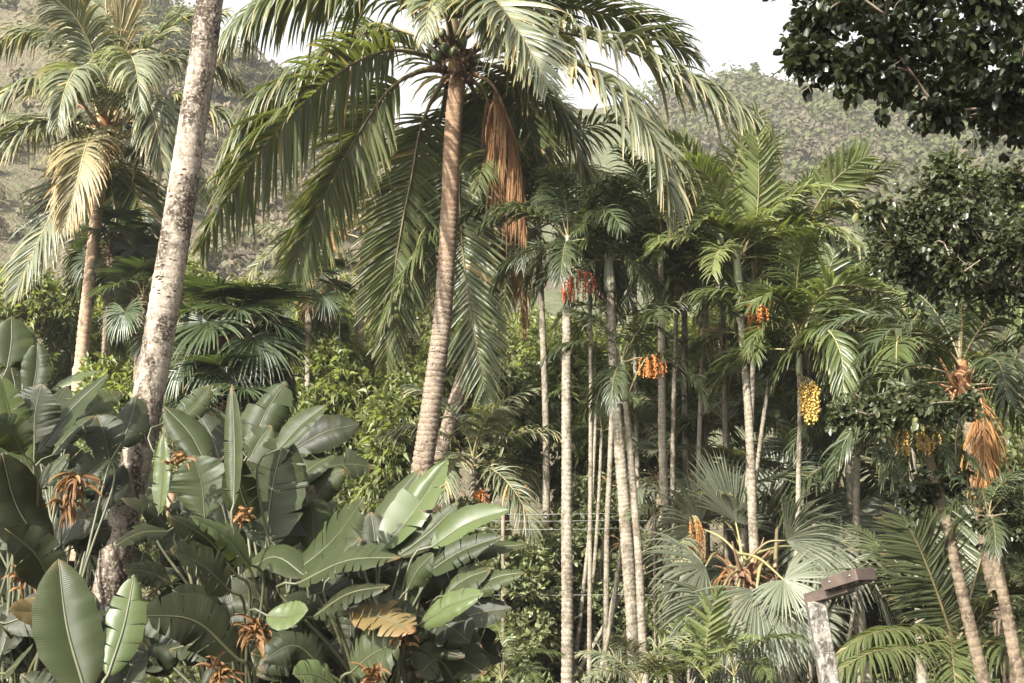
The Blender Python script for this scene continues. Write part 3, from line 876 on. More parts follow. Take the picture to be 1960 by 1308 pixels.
bg_tree(1090, 600, 830, 22.5, 90, 'mango', 'pale green tree behind the red fruit', 111, 26)
bg_tree(1400, 560, 850, 22.5, 120, 'mango', 'olive tree behind the middle slender palms', 112, 36, ll=0.14, lw=0.05)
bg_tree(1610, 520, 800, 22, 120, 'olive', 'yellowish tree behind the bright arching frond', 113, 36, ll=0.14, lw=0.05)
bg_tree(1260, 600, 930, 22, 90, 'mango2', 'dull green tree behind the tall straight slender trunk', 114, 28)
bg_tree(1800, 560, 900, 24, 130, 'mango2', 'mid green tree behind the right hand palms', 115, 36)
bg_tree(1930, 800, 1100, 19, 110, 'mango2', 'light green tree at the right edge behind the hanging brown frond', 116, 32, ll=0.12, lw=0.06)
for k_, (x_, y_, D_, lb_) in enumerate([(330, 470, 31, 'distant tree behind the pale trunk'), (500, 500, 32, 'distant tree seen between the left hanging fronds'), (690, 520, 31, 'distant tree behind the thin pale coconut crown'),
                                    (830, 540, 32, 'distant tree behind the centre of the middle palm'), (1000, 560, 31, 'distant tree behind the shaded crowns'), (1160, 560, 32, 'distant tree left of the tallest straight trunk'),
                                    (1320, 520, 31, 'distant tree behind the feathery palm tops'), (1490, 520, 32, 'distant tree behind the bright palm top'), (1720, 520, 31, 'distant tree behind the vine-covered tree')]):
    bg_tree(x_, y_, y_ + 330, D_, 130, 'olive' if k_ % 2 else 'mango', lb_, 170 + k_, 34, 34, 6, 0.2, 0.075, group='distant trees at the foot of the slope', cr=0.65)
gsh = 'shrubs under the palms'
sh = [(905, 930, 1310, 17.6, 75, 'bushy shrub right of the paddle leaf tips'), (985, 1010, 1330, 17.2, 80, 'round-leaved shrub below the fence wires, left of the first slender trunk'),
      (1060, 960, 1330, 18.2, 70, 'shrub directly behind the first slender trunk'), (1130, 1040, 1330, 18.3, 75, 'shrub between the first and second slender trunks'),
      (1215, 1000, 1330, 18.0, 80, 'dark shrub behind the bundle of slender trunks'), (1300, 1120, 1340, 17.3, 70, 'low shrub left of the orange hanging spray'),
      (1400, 1000, 1330, 21, 90, 'shrub behind the grey fan palm'), (1520, 980, 1330, 21, 90, 'shrub behind the lamp post'), (1640, 960, 1330, 20, 90, 'dark shrub behind the young coconut palm'),
      (1760, 900, 1330, 19, 110, 'leafy shrub behind the two dark trunks'), (1900, 1000, 1330, 17.5, 110, 'shrub at the lower right edge'),
      (760, 880, 1250, 20, 90, 'shrub behind the tallest paddle leaves'), (640, 860, 1250, 20.5, 100, 'shrub behind the middle of the paddle leaf clump'),
      (500, 820, 1250, 20.5, 110, 'shrub under the dark fan palm'), (340, 820, 1250, 20, 110, 'shrub behind the pale trunk'), (120, 800, 1250, 19, 130, 'shrub behind the left paddle leaves'),
      (1130, 900, 1100, 18.6, 60, 'small pale shrub behind the thin canes')]
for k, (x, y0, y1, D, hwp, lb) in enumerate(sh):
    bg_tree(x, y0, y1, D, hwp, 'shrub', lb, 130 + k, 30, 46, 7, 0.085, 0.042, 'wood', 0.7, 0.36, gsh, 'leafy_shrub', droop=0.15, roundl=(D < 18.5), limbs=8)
# ferny ground cover below the frame edge and between the stems
gc = MB(); rgc = np.random.default_rng(77)
cx = rgc.uniform(-9, 9, 1500); cyy = rgc.uniform(8.5, 24, 1500)
foliage(gc, np.stack([cx, cyy, np.full(1500, 0.08)], 1), rgc.uniform(0.12, 0.3, 1500), 8, 4, 0.16, 0.05, rgc, updir=0.8, droop=0.5)
tag(gc.build('undergrowth', MT['shrub']), 'low leafy ground cover between the stems', 'ground cover', kind='stuff')

# ================================================================== coconut palms
# --- the leaning pale trunk in front, its crown above the frame
tp = [(170, 1500), (212, 1110), (236, 1000), (258, 900), (277, 790), (296, 690), (316, 570), (335, 460), (352, 350), (370, 230), (386, 120), (402, -10), (416, -160), (428, -450), (438, -900), (440, -1600), (430, -2500)]
base = P(150, 1480, 10.9); base[2] = 0
pts = [base] + [P(x, y, 11) for x, y in tp[1:]]
root = empty('coconut_palm', base, 'pale leaning coconut trunk with dark notches, rising out of the left frame top', 'palm', 'coconut palms')
trunk(root, base, pts, [0.15, 0.125, 0.119, 0.116, 0.114, 0.112, 0.108, 0.104, 0.10, 0.097, 0.095, 0.093, 0.09, 0.09, 0.088, 0.085, 0.085], 0.085, MT['bark_coco'], 28, 0.045, 5, np.random.default_rng(3), wob=0.03)
COCO = frond_variants(3.7, [(80, 25), (66, -5), (52, -30), (38, -48), (22, -62), (8, -70)], 0.78, 'coco', 'rachis_dark', 5, n=64, width=0.045, droop=0.75, dih=15, rw=0.036)
crown(root, pts[-1] - base, COCO, 16, np.random.default_rng(4))

# --- the central palm
GC = 'coconut palms'
tp = [(760, 1500), (795, 1060), (806, 920), (818, 830), (833, 720), (846, 620), (855, 500), (860, 400), (864, 300), (869, 220), (876, 150), (878, 100)]
base = P(762, 1400, 16.9); base[2] = 0
root = empty('coconut_palm', base, 'tall central coconut palm with wide drooping fronds and green coconuts', 'palm', GC)
pts = [base] + [P(x, y, 17) for x, y in tp[1:]]
trunk(root, base, pts, [0.18, 0.152, 0.138, 0.13, 0.124, 0.118, 0.112, 0.106, 0.103, 0.101, 0.101], 0.075, MT['bark_mid'], 24, 0.085, 5, np.random.default_rng(8), wob=0.02)
CF = [  # rachis in photo pixels with the distance of each point
    ('a', [(852, 100, 17), (800, 30, 16.8), (720, -22, 16.4), (600, -32, 16.2), (490, 12, 16.2), (405, 95, 16.4)], 0.80, dict(droop=1.25, a0=80)),
    ('b1', [(845, 110, 17), (790, 66, 17.3), (720, 58, 17.6), (640, 95, 17.9), (545, 170, 18.1), (480, 240, 18.2), (415, 330, 18.3)], 0.78, dict(droop=1.25, a0=80)),
    ('b2', [(848, 118, 17), (800, 102, 16.6), (740, 98, 16.2), (670, 125, 15.8), (600, 180, 15.5), (520, 262, 15.3), (440, 375, 15.2), (383, 475, 15.2)], 0.74, dict(droop=0.55, a0=60, lat=(0.4, 0.85, -0.35))),
    ('c', [(850, 130, 17), (800, 138, 16.8), (745, 172, 16.6), (690, 250, 16.5), (640, 340, 16.4), (595, 430, 16.4), (555, 540, 16.4)], 0.66, dict(droop=0.35, a0=58, lat=(0.75, 0.6, -0.3))),
    ('d', [(855, 145, 17), (825, 195, 17.5), (803, 255, 17.8), (788, 340, 17.95), (768, 440, 18.05), (750, 560, 18.1), (740, 690, 18.1)], 0.66, dict(droop=0.2, dih=5, lat=(1, 0.25, 0))),
    ('d2', [(860, 145, 17), (845, 220, 17.8), (815, 330, 18.4), (780, 460, 18.6), (745, 580, 18.7)], 0.7, dict(droop=0.3)),
    ('e', [(872, 150, 17), (880, 250, 17.8), (880, 380, 18.1), (888, 500, 18.2), (905, 620, 18.2), (926, 730, 18.2), (940, 800, 18.2)], 0.62, dict(droop=0.15, dih=5, lat=(1, -0.25, 0))),
    ('f', [(890, 105, 17), (960, 75, 16.7), (1050, 60, 16.4), (1160, 82, 16.2), (1270, 127, 16.1), (1370, 180, 16.1), (1440, 235, 16.1), (1482, 290, 16.2)], 0.80, dict(split=True, dih=28, droop=1.0, a0=74, leaf='coco_pale')),  # paler leaflets: the surface gloss is put into the colour
    ('g', [(890, 115, 17), (960, 98, 16.2), (1040, 92, 15.6), (1120, 130, 15.2), (1195, 195, 15), (1250, 270, 14.9), (1278, 350, 14.9), (1282, 430, 14.9)], 0.84, dict(split=True, droop=1.0, dih=22, a0=74, leaf='coco_pale')),  # gloss coloured in here as well
    ('h', [(880, 80, 17), (905, 15, 16), (935, -10, 15.3), (975, 35, 14.9), (1015, 95, 14.7), (1048, 165, 14.6)], 0.70, dict(droop=0.4, leaf='coco_pale')),
    ('i', [(890, 70, 17), (960, 20, 17.5), (1060, 8, 18), (1160, 28, 18.3), (1250, 62, 18.5), (1330, 112, 18.6)], 0.8, dict(dih=35)),
    ('k1', [(895, 130, 17), (940, 140, 17.5), (985, 190, 18), (1020, 270, 18.2), (1040, 380, 18.3)], 0.75, {}),
    ('k2', [(890, 140, 17), (915, 200, 17.6), (930, 300, 18), (948, 420, 18.2)], 0.7, {}),
    ('k3', [(895, 120, 17), (960, 130, 16.8), (1030, 170, 16.7), (1090, 250, 16.6), (1125, 350, 16.6)], 0.75, {}),
    ('n1', [(868, 90, 17), (852, 10, 16.4), (836, -14, 15.9), (822, 15, 15.5), (812, 75, 15.3)], 0.42, dict(leaf='coco_pale', n=60)),
    ('n2', [(878, 90, 17), (896, 12, 16.4), (918, -8, 15.9), (936, 30, 15.5), (946, 100, 15.3)], 0.45, dict(leaf='coco_pale', n=60)),
    ('m1', [(875, 70, 17), (900, -100, 17), (960, -260, 17.2), (1060, -350, 17.4)], 0.75, {}),
    ('m2', [(865, 70, 17), (820, -100, 17.5), (720, -230, 18), (600, -270, 18.5)], 0.75, {}),
    ('m3', [(870, 70, 17), (872, -110, 16.4), (876, -250, 15.6), (885, -330, 14.5)], 0.75, {}),
    ('m4', [(872, 70, 17), (885, -80, 17.8), (900, -200, 18.8), (915, -230, 20)], 0.75, {}),
]
rgC = np.random.default_rng(12)
for nm, pp, Lm, kw in CF:
    kw = dict(kw); leaf = kw.pop('leaf', 'coco'); sp = kw.pop('split', False)
    kw.setdefault('droop', 0.7); kw.setdefault('dih', 12); kw.setdefault('a0', 70)
    frond(root, base, [P(*q) for q in pp], Lm * 1.28, leaf, 'rachis_dark', split=sp, n=kw.pop('n', 75 if sp else 105), width=0.052 if not sp else 0.06, rw=0.042, t0=0.2, rg=rgC, K=6, a1=30, **kw)
# dead hanging frond, fibrous sheaths, coconuts
frond(root, base, [P(*q) for q in [(902, 140, 17), (940, 160, 16.8), (966, 210, 16.7), (988, 275, 16.7), (1000, 350, 16.7), (1006, 430, 16.7)]], 0.8, 'dead', 'rachis_brown', n=120, width=0.022, droop=2.0, dih=-30, rw=0.03, rg=rgC, a0=40, a1=14, mess=4, ragged=0.5)
frond(root, base, [P(*q) for q in [(898, 150, 17), (925, 175, 17.2), (945, 240, 17.3), (965, 330, 17.3), (985, 420, 17.3)]], 0.7, 'dead', 'rachis_brown', n=100, width=0.022, droop=2.0, dih=-30, rw=0.03, rg=rgC, a0=36, a1=14, mess=4, ragged=0.5)


def boots(root, base, c, r, n, L, rg, mat='boot', lo=-0.15, hi=0.35):
    """broad split leaf bases wrapped round the top of the stem"""
    c = np.asarray(c)
    for i in range(n):
        az = i * 2.4 + rg.uniform(-0.2, 0.2); u = i / n
        o = np.array([cos(az), sin(az), 0])
        z0 = lo + (hi - lo) * u
        m = MB()
        b = c + o * r * 0.85 + [0, 0, z0 - 0.12]
        p = spline([b, b + o * L * 0.25 + [0, 0, L * 0.45], b + o * L * (0.75 - 0.3 * u) + [0, 0, L * (0.55 + 0.5 * u)]], 9)
        tube(m, p, np.interp(np.linspace(0, 1, 9), [0, 0.3, 1], [r * 0.62, r * 0.5, r * 0.16]) * rg.uniform(0.8, 1.1), 8, rg.random(), 0.38)
        tv = np.cross(o, UP)
        nn = 5
        ribbons(m, b + rg.normal(0, 0.03, (nn, 3)), o * 0.5 + tv * rg.normal(0, 0.7, (nn, 1)) + UP * rg.uniform(-0.5, 0.6, (nn, 1)), np.repeat(tv[None], nn, 0), rg.uniform(0.12, 0.3, nn), 0.05, 3, 0.7, 0.2, rg=rg)
        m.build('leaf_base', MT[mat], root, base)


def coconut(root, base, c, r, rg):
    m = MB()
    u = np.linspace(0, pi, 9); prof = np.sin(u) * (1 + 0.12 * np.cos(u))
    axis = unit(np.array([rg.normal(0, 0.25), rg.normal(0, 0.25), -1.0]))
    p = np.asarray(c) + axis[None] * (-np.cos(u) * r * 1.25)[:, None]
    th = np.linspace(0, 2 * pi, 12, endpoint=False)
    tube(m, p, np.maximum(prof * r, 0.002), 12, 0.5, 1.0, True, 1 + 0.06 * np.cos(3 * th)[None, :] * np.ones((9, 1)))
    m.build('coconut', MT['coconut'], root, base)


cc = P(874, 118, 17)
boots(root, base, cc, 0.17, 13, 0.36, np.random.default_rng(15))
rg = np.random.default_rng(16)
for (x, y, D) in [(831, 62, 16.75), (850, 78, 16.7), (834, 94, 16.65), (886, 66, 16.7), (868, 84, 16.6), (846, 50, 16.8)]:
    coconut(root, base, P(x, y + 14, D), 0.055, rg)

# --- the far left palm with silvery fronds
tp = [(150, 760), (155, 700), (162, 620), (171, 540), (180, 460), (187, 390), (193, 330), (200, 270), (204, 235)]
base = P(143, 1200, 22.5); base[2] = 0
root = empty('coconut_palm', base, 'far left coconut palm with a thin brown trunk and silvery ragged fronds', 'palm', GC)
pts = [base] + [P(x, y, 22.5) for x, y in tp]
trunk(root, base, pts, [0.15, 0.13, 0.118, 0.11, 0.10, 0.095, 0.09], 0.1, MT['bark_far'], 16, 0.1, 4, np.random.default_rng(18))
LF = [([(203, 240, 22.5), (206, 150, 22.5), (205, 60, 22.5), (200, -60, 22.5)], 'coco_pale', dict(lat=(1, 0.2, 0), droop=0.35)),
      ([(210, 235, 22.5), (222, 140, 22.1), (236, 30, 21.9), (252, -80, 21.8)], 'coco_yellow', dict(droop=0.2, a0=18, a1=10, n=50)),
      ([(195, 240, 22.5), (160, 130, 22.8), (110, 72, 23.1), (40, 60, 23.3), (-40, 110, 23.5)], 'coco_pale', {}),
      ([(190, 245, 22.5), (140, 175, 21.7), (90, 148, 21.1), (30, 165, 20.7), (-45, 235, 20.5)], 'coco_pale', {}),
      ([(188, 250, 22.5), (130, 232, 22.9), (60, 235, 23.3), (-10, 265, 23.5), (-70, 330, 23.5)], 'coco_pale', {}),
      ([(190, 256, 22.5), (140, 240, 21.7), (80, 244, 21.1), (15, 275, 20.8), (-40, 340, 20.7)], 'coco_pale', {}),
      ([(200, 262, 22.5), (178, 252, 21.5), (162, 290, 20.7), (147, 350, 20.5), (126, 430, 20.5)], 'coco_yellow', dict(droop=0.8)),
      ([(195, 268, 22.5), (152, 315, 21.5), (110, 390, 21.1), (65, 480, 21.0), (28, 565, 21.0)], 'coco_pale', dict(droop=0.4)),
      ([(215, 250, 22.5), (245, 190, 21.5), (278, 183, 20.8), (300, 240, 20.5), (312, 320, 20.5)], 'coco_pale', dict(droop=0.9)),
      ([(215, 245, 22.5), (260, 160, 22.9), (330, 112, 23.3), (400, 112, 23.5), (465, 165, 23.7)], 'coco_pale', {}),
      ([(218, 255, 22.5), (270, 214, 22.5), (350, 200, 22.5), (430, 222, 22.5), (490, 290, 22.5)], 'coco_pale', {}),
      ([(215, 270, 22.5), (260, 290, 22.0), (320, 312, 21.7), (385, 370, 21.6)], 'coco_pale', {}),
      ([(208, 280, 22.5), (215, 360, 23.5), (222, 440, 23.7), (214, 530, 23.8)], 'coco', {}),
      ([(205, 230, 22.5), (182, 110, 21.9), (145, 35, 21.5), (90, -15, 21.3)], 'coco_pale', {}),
      ([(215, 235, 22.5), (270, 110, 23.0), (340, 42, 23.4), (430, 20, 23.7)], 'coco_pale', {}),
      ([(218, 265, 22.5), (280, 262, 21.5), (335, 300, 21.2), (372, 380, 21.1)], 'coco_pale', {}),
      ([(205, 235, 22.5), (196, 130, 23.3), (180, 60, 24.1), (165, 10, 25.1)], 'coco', {}),
      ([(212, 285, 22.5), (250, 340, 23.3), (275, 420, 23.5), (280, 500, 23.5)], 'coco', {}),
      ([(200, 235, 22.5), (170, 160, 21.3), (150, 130, 20.3), (125, 170, 19.6), (110, 235, 19.4)], 'coco_pale', dict(droop=0.9)),
      ([(207, 235, 22.5), (230, 150, 21.4), (250, 110, 20.5), (262, 140, 19.8), (268, 200, 19.6)], 'coco_pale', dict(droop=0.9))]
rgL = np.random.default_rng(19)
for pp, leaf, kw in LF:
    kw = dict(kw); kw.setdefault('droop', 0.75); kw.setdefault('n', 84); kw.setdefault('dih', 15)
    frond(root, base, [P(*q) for q in pp], 0.9, leaf, 'rachis', width=0.055, rw=0.045, rg=rgL, K=4, **kw)
boots(root, base, P(204, 240, 22.5), 0.16, 10, 0.6, np.random.default_rng(20), 'boot_orange')

# --- thin pale palm left of centre
base = P(672, 1200, 24); base[2] = 0
root = empty('coconut_palm', base, 'thin pale coconut palm left of the central trunk, crown hidden behind hanging fronds', 'palm', GC)
pts = [base] + [P(x, y, 24) for x, y in [(680, 900), (683, 800), (685, 700), (690, 600), (697, 500), (700, 450)]]
trunk(root, base, pts, [0.11, 0.085, 0.08, 0.078, 0.075, 0.072], 0.09, MT['bark_slim'], 14, 0.08, 4, np.random.default_rng(22))
COCO_P = frond_variants(1.9, [(70, 5), (50, -30), (30, -55), (8, -72), (-15, -80)], 0.6, 'coco_pale', 'rachis', 23, n=54, width=0.045, droop=0.7, rw=0.028)
crown(root, pts[-1] - base, COCO_P, 8, np.random.default_rng(24))
frond(root, base, [P(*q) for q in [(698, 455, 24), (670, 420, 23.5), (640, 430, 23.2), (640, 480, 23.1)]], 0.5, 'dead_orange', 'rachis_brown', n=40, width=0.04, droop=1.5, rw=0.025)

# --- leaning trunk behind the centre
base = P(760, 1260, 19.5); base[2] = 0
root = empty('coconut_palm', base, 'leaning coconut trunk right behind the central trunk, bending to the right', 'palm', GC)
pts = [base] + [P(x, y, 19.5) for x, y in [(815, 950), (850, 850), (880, 750), (915, 650), (942, 560), (956, 480), (966, 400), (975, 340)]]
trunk(root, base, pts, [0.16, 0.135, 0.125, 0.12, 0.11, 0.105, 0.10], 0.08, MT['bark_mid'], 18, 0.08, 4, np.random.default_rng(26))
COCO_D = frond_variants(3.0, [(70, 5), (50, -30), (30, -55), (8, -72), (-15, -80)], 0.7, 'coco', 'rachis_dark', 27, n=58, width=0.045, droop=0.7, rw=0.03)
crown(root, pts[-1] - base, COCO_D, 13, np.random.default_rng(28))
for q in ([(985, 330, 19), (1000, 360, 18.7), (1004, 440, 18.6), (1006, 540, 18.6), (1003, 640, 18.6)], [(975, 340, 19), (990, 380, 18.8), (992, 470, 18.7), (988, 560, 18.7)]):
    frond(root, base, [P(*k) for k in q], 0.5, 'dead', 'rachis_brown', n=90, width=0.022, droop=2.0, dih=-30, rw=0.03, rg=rgC, a0=32, a1=12, mess=4, ragged=0.5)

# ================================================================== slender ringed palms
AV = {
    'areca': frond_variants(1.55, [(78, 15), (62, -15), (48, -45), (30, -65), (12, -78)], 0.46, 'areca', 'rachis', 51, n=44, width=0.034, droop=0.6, dih=22, mess=2.4, rw=0.018, t0=0.22, a0=62, a1=30, tipcut=0.5),
    'bright': frond_variants(1.6, [(82, 45), (68, 5), (52, -25), (35, -50), (18, -65)], 0.42, 'areca_bright', 'rachis', 52, n=34, width=0.044, droop=0.45, dih=18, mess=2.2, rw=0.018, t0=0.2, a0=58, a1=32, tipcut=0.6),
    'dark': frond_variants(1.45, [(75, 5), (55, -30), (38, -55), (18, -75), (0, -82)], 0.44, 'areca_shade', 'rachis_dark', 53, n=44, width=0.034, droop=0.75, dih=20, mess=2.6, rw=0.018, t0=0.2, a0=62, a1=30, tipcut=0.5),
    'pale': frond_variants(1.5, [(78, 10), (60, -15), (45, -40), (25, -60), (8, -75)], 0.46, 'coco_pale', 'rachis', 54, n=44, width=0.03, droop=0.65, dih=20, mess=2.4, rw=0.016, t0=0.2, a0=62, a1=30),
}
GS = 'slender ringed palms'


def slim(D, px, w0, w1, kind, nfr, label, seed, shaft=None, fruit=None, bark='bark_slim', scale=1.0, ring=0.06, phase=None, group=GS, name='slender_palm', sides=14, z0=None):
    """px: stem from top to bottom in photo pixels; widths in pixels at top and bottom"""
    rg = np.random.default_rng(seed)
    top = px[0]; lo = px[-1]
    dirv = (np.array(px[-1], float) - np.array(px[-2], float))
    b = P(lo[0], lo[1], D)
    base = b.copy()
    base[0] = b[0] + (b[0] - P(px[-2][0], px[-2][1], D)[0]) * (b[2] / max(0.2, P(px[-2][0], px[-2][1], D)[2] - b[2])); base[2] = 0
    root = empty(name, base, label, 'palm', group)
    pts = [base] + ([b] if b[2] > 0.15 else []) + [P(x, y, D) for x, y in reversed(px[:-1])]
    trunk(root, base, pts, [M_PX(w1, D) / 2 * 1.1, M_PX(w1, D) / 2, M_PX((w0 + w1) / 2, D) / 2, M_PX(w0, D) / 2], ring, MT[bark], sides, 0.12, 4, rg, wob=0.012)
    t = pts[-1]
    tt = t.copy()
    if shaft:
        ax = unit(pts[-1] - pts[-2]); h = shaft[0]
        m = MB(); u = np.linspace(0, 1, 12)
        tube(m, t + ax * (u * h)[:, None], M_PX(w0, D) / 2 * np.interp(u, [0, 0.12, 0.4, 0.85, 1], [1.25, 1.5, 1.3, 0.95, 0.6]) , 12)
        m.build('crownshaft', MT[shaft[1]], root, base)
        tt = t + ax * h * 0.93
    if nfr:
        crown(root, tt - base, AV[kind], nfr, rg, phase, scale * 0.76, zdrop=0.1)
    if fruit:
        for (fx, fy, fD, L, n, mat, sp, bead) in fruit:
            a = P(fx, fy, fD)
            m = MB(); tube(m, spline([t, (t + a) / 2 + [0, 0, 0.04], a], 8), 0.012, 6); m.build('fruit_stalk', MT['rachis'], root, base)
            fruit_cluster(root, base, a, L, n, mat, rg, sp, bead)
    return root


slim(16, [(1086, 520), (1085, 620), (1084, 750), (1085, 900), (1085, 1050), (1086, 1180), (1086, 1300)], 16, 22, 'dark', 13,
     'slender palm with the bright red hanging fruit under its crown', 201, (0.42, 'shaft_grey'), [(1078, 524, 15.8, 0.34, 11, 'red', 0.6, 0.0105), (1104, 518, 15.9, 0.36, 8, 'red', 0.75, 0.0105)], scale=1.05)
slim(16.2, [(1168, 560), (1174, 680), (1181, 800), (1192, 930), (1203, 1080), (1212, 1200), (1216, 1300)], 16, 25, 'dark', 12,
     'thick slender palm curving right at its foot, second from the red fruit', 202, (0.5, 'shaft_grey'), scale=1.0)
slim(17.2, [(1166, 640), (1171, 760), (1168, 880), (1162, 1010), (1160, 1140), (1158, 1300)], 9, 12, 'areca', 7, 'thin straight stem pressed close to the left of the curving trunk', 203, (0.3, 'shaft_grey'), scale=0.8, bark='bark_thin', sides=10)
slim(15.6, [(1198, 768), (1206, 860), (1214, 960), (1222, 1060), (1228, 1180), (1234, 1300)], 12, 16, 'dark', 8,
     'short ringed palm with a smooth green crownshaft between two taller trunks', 204, (0.5, 'shaft'), [(1240, 680, 15.4, 0.25, 14, 'orange', 0.8, 0.010)], scale=0.95)
slim(16.4, [(1264, 500), (1266, 620), (1267, 740), (1268, 860), (1275, 1000), (1281, 1150), (1288, 1300)], 13, 17, 'areca', 12,
     'tallest straight pale ringed trunk right of the green crownshaft', 205, (0.3, 'shaft_grey'), scale=1.0)
slim(16.9, [(1296, 560), (1292, 680), (1289, 800), (1288, 930), (1293, 1060), (1298, 1180), (1302, 1300)], 8, 10, 'areca', 10,
     'thin stem with a dull brown fruit spray beside the tallest straight trunk', 206, (0.35, 'shaft_grey'), [(1296, 550, 16.8, 0.3, 22, 'brownfruit', 0.8, 0.010)], bark='bark_thin', sides=10)
slim(16.9, [(1340, 620), (1342, 700), (1339, 820), (1335, 950), (1334, 1080), (1336, 1200), (1339, 1300)], 8, 10, 'areca', 10,
     'thin stem with a dark seed bunch in the middle of the right group', 207, (0.4, 'shaft_grey'), [(1350, 625, 16.7, 0.35, 24, 'brownfruit', 0.5, 0.011)], bark='bark_thin', sides=10)
slim(15.8, [(1418, 600), (1424, 680), (1432, 780), (1437, 880), (1441, 1000), (1447, 1130), (1456, 1300)], 14, 19, 'bright', 14,
     'ringed palm with orange-red fruit and bright upright yellow-green fronds', 208, (0.75, 'shaft'), [(1440, 565, 15.6, 0.4, 18, 'orange', 0.35, 0.013), (1462, 560, 15.7, 0.25, 12, 'yellow', 0.5, 0.012)], scale=1.1, phase=0.6)
slim(16.3, [(1441, 590), (1441, 720), (1436, 850), (1426, 1000), (1414, 1140), (1402, 1300)], 9, 13, 'areca', 9,
     'slim pale stem crossing behind the orange-fruited palm', 209, (0.35, 'shaft'), scale=0.95, bark='bark_thin', sides=10)
slim(16.8, [(1486, 620), (1470, 740), (1455, 850), (1440, 970), (1425, 1100), (1408, 1300)], 8, 9, 'areca', 9,
     'thin cane slanting down to the left, right of the orange-fruited palm', 210, (0.3, 'shaft'), scale=1.0, bark='bark_thin', sides=8)
slim(15.2, [(1530, 720), (1531, 800), (1529, 900), (1527, 1000), (1522, 1140), (1516, 1300)], 9, 11, 'areca', 10,
     'slim speckled stem with the large yellow fruit bunch', 211, (0.36, 'shaft'), [(1536, 722, 15.05, 0.48, 24, 'yellow', 0.22, 0.014)], scale=1.1, bark='bark_thin', sides=10)
slim(17.6, [(1142, 760), (1137, 880), (1130, 1000), (1120, 1100), (1108, 1210), (1098, 1300)], 6, 8, 'areca', 5, 'thin bowed cane left of the curving trunk', 212, None, scale=0.6, bark='bark_thin', sides=8, group='thin canes')
slim(17.8, [(1152, 820), (1146, 960), (1138, 1080), (1126, 1200), (1112, 1300)], 6, 8, 'areca', 4, 'second thin bowed cane, next to the curving trunk', 213, None, scale=0.6, bark='bark_thin', sides=8, group='thin canes')
slim(15.9, [(1428, 640), (1432, 760), (1436, 900), (1440, 1050), (1440, 1180), (1444, 1300)], 7, 11, 'areca', 6, 'mottled thin stem just behind the orange-fruited palm', 214, None, scale=0.8, bark='bark_slim', sides=10)
slim(16.5, [(1306, 1010), (1308, 1080), (1316, 1160), (1322, 1230), (1326, 1300)], 15, 19, 'pale', 8, 'short ringed palm with an orange hanging spray beside the grey fan palm', 215, None,
     [(1318, 985, 16.2, 0.5, 26, 'orange', 0.25, 0.008)], scale=0.9, bark='bark_slim')
slim(18.5, [(1355, 560), (1350, 700), (1352, 900), (1356, 1100), (1358, 1290)], 7, 9, 'bright', 9, 'thin background stem under the bright green crowns', 216, (0.3, 'shaft'), bark='bark_thin', sides=8, scale=1.1)
slim(17.5, [(1545, 560), (1545, 700), (1548, 900), (1550, 1290)], 9, 11, 'areca', 11, 'background palm whose crown rises left of the dark foliage', 217, (0.35, 'shaft'), bark='bark_thin', sides=8, scale=1.25)
slim(17.8, [(1380, 470), (1384, 600), (1388, 800), (1392, 1290)], 9, 11, 'bright', 10, 'background palm with pale green fronds left of the tallest upright frond', 218, (0.35, 'shaft'), bark='bark_thin', sides=8, scale=1.15)
slim(18.2, [(1215, 520), (1216, 700), (1220, 900), (1226, 1290)], 8, 10, 'dark', 10, 'dim background palm between the curving trunk and the tallest straight trunk', 219, (0.3, 'shaft_grey'), bark='bark_thin', sides=8, scale=1.0)
slim(17.0, [(1128, 470), (1130, 600), (1131, 800), (1128, 1290)], 7, 9, 'dark', 11, 'dark bushy palm right behind the red-fruited palm', 220, None, bark='bark_thin', sides=8, scale=0.95)
# leaning bare canes
GCN = 'fallen canes leaning among the trunks'
canes = [((1232, 1095), (1176, 1270), 8, 17, 'short pale cane leaning left of the curving trunk foot'), ((1205, 960), (1142, 1290), 8, 17.2, 'long brown cane leaning across the curving trunk'),
         ((1190, 1040), (1146, 1300), 9, 16.8, 'rusty cane leaning beside the thin straight stem'), ((1268, 985), (1190, 1130), 9, 17.4, 'grey cane leaning up to the tallest straight trunk'),
         ((1482, 1108), (1348, 1275), 9, 15.4, 'pale bare cane lying diagonally across the grey fan palm'), ((1165, 930), (1120, 1290), 6, 17.9, 'thin cane leaning between the first two trunks'),
         ((1640, 1120), (1612, 1260), 8, 15.5, 'short pale stem standing behind the lamp arm')]
for (a, b, w, D, lb) in canes:
    p0 = P(a[0], a[1], D); p1 = P(b[0], b[1], D); p2 = p1 + (p1 - p0) * (p1[2] / max(0.1, p0[2] - p1[2])); p2[2] = 0
    root = empty('leaning_cane', p2, lb, 'cane', GCN)
    r_ = M_PX(w, D) / 2
    trunk(root, p2, [p2, (p2 + p0) / 2 + [0.03, 0, 0], p0], [r_ * 1.1, r_, r_ * 0.8], 0.11, MT['bark_thin'], 9, 0.08, 4, np.random.default_rng(int(a[0])), name='stem')
    m = MB(); ribbons(m, np.repeat(p0[None], 4, 0), rng.normal(0, 0.4, (4, 3)) + [0, 0, 0.3], rng.normal(0, 1, (4, 3)), rng.uniform(0.1, 0.25, 4), 0.02, 3, 0.6); m.build('dry_sheath', MT['dead'], root, p2)

# bespoke big leaves of the right group
def extra_frond(owner_label, pp, Lm, leaf, **kw):
    for o in COL.objects:
        if o.get('label') == owner_label:
            b = np.array(o.location)
            kw.setdefault('n', 32); kw.setdefault('width', 0.055); kw.setdefault('droop', 0.3); kw.setdefault('rw', 0.02)
            return frond(o, b, [P(*q) for q in pp], Lm, leaf, 'rachis', a0=58, a1=30, tipcut=0.6, **kw)


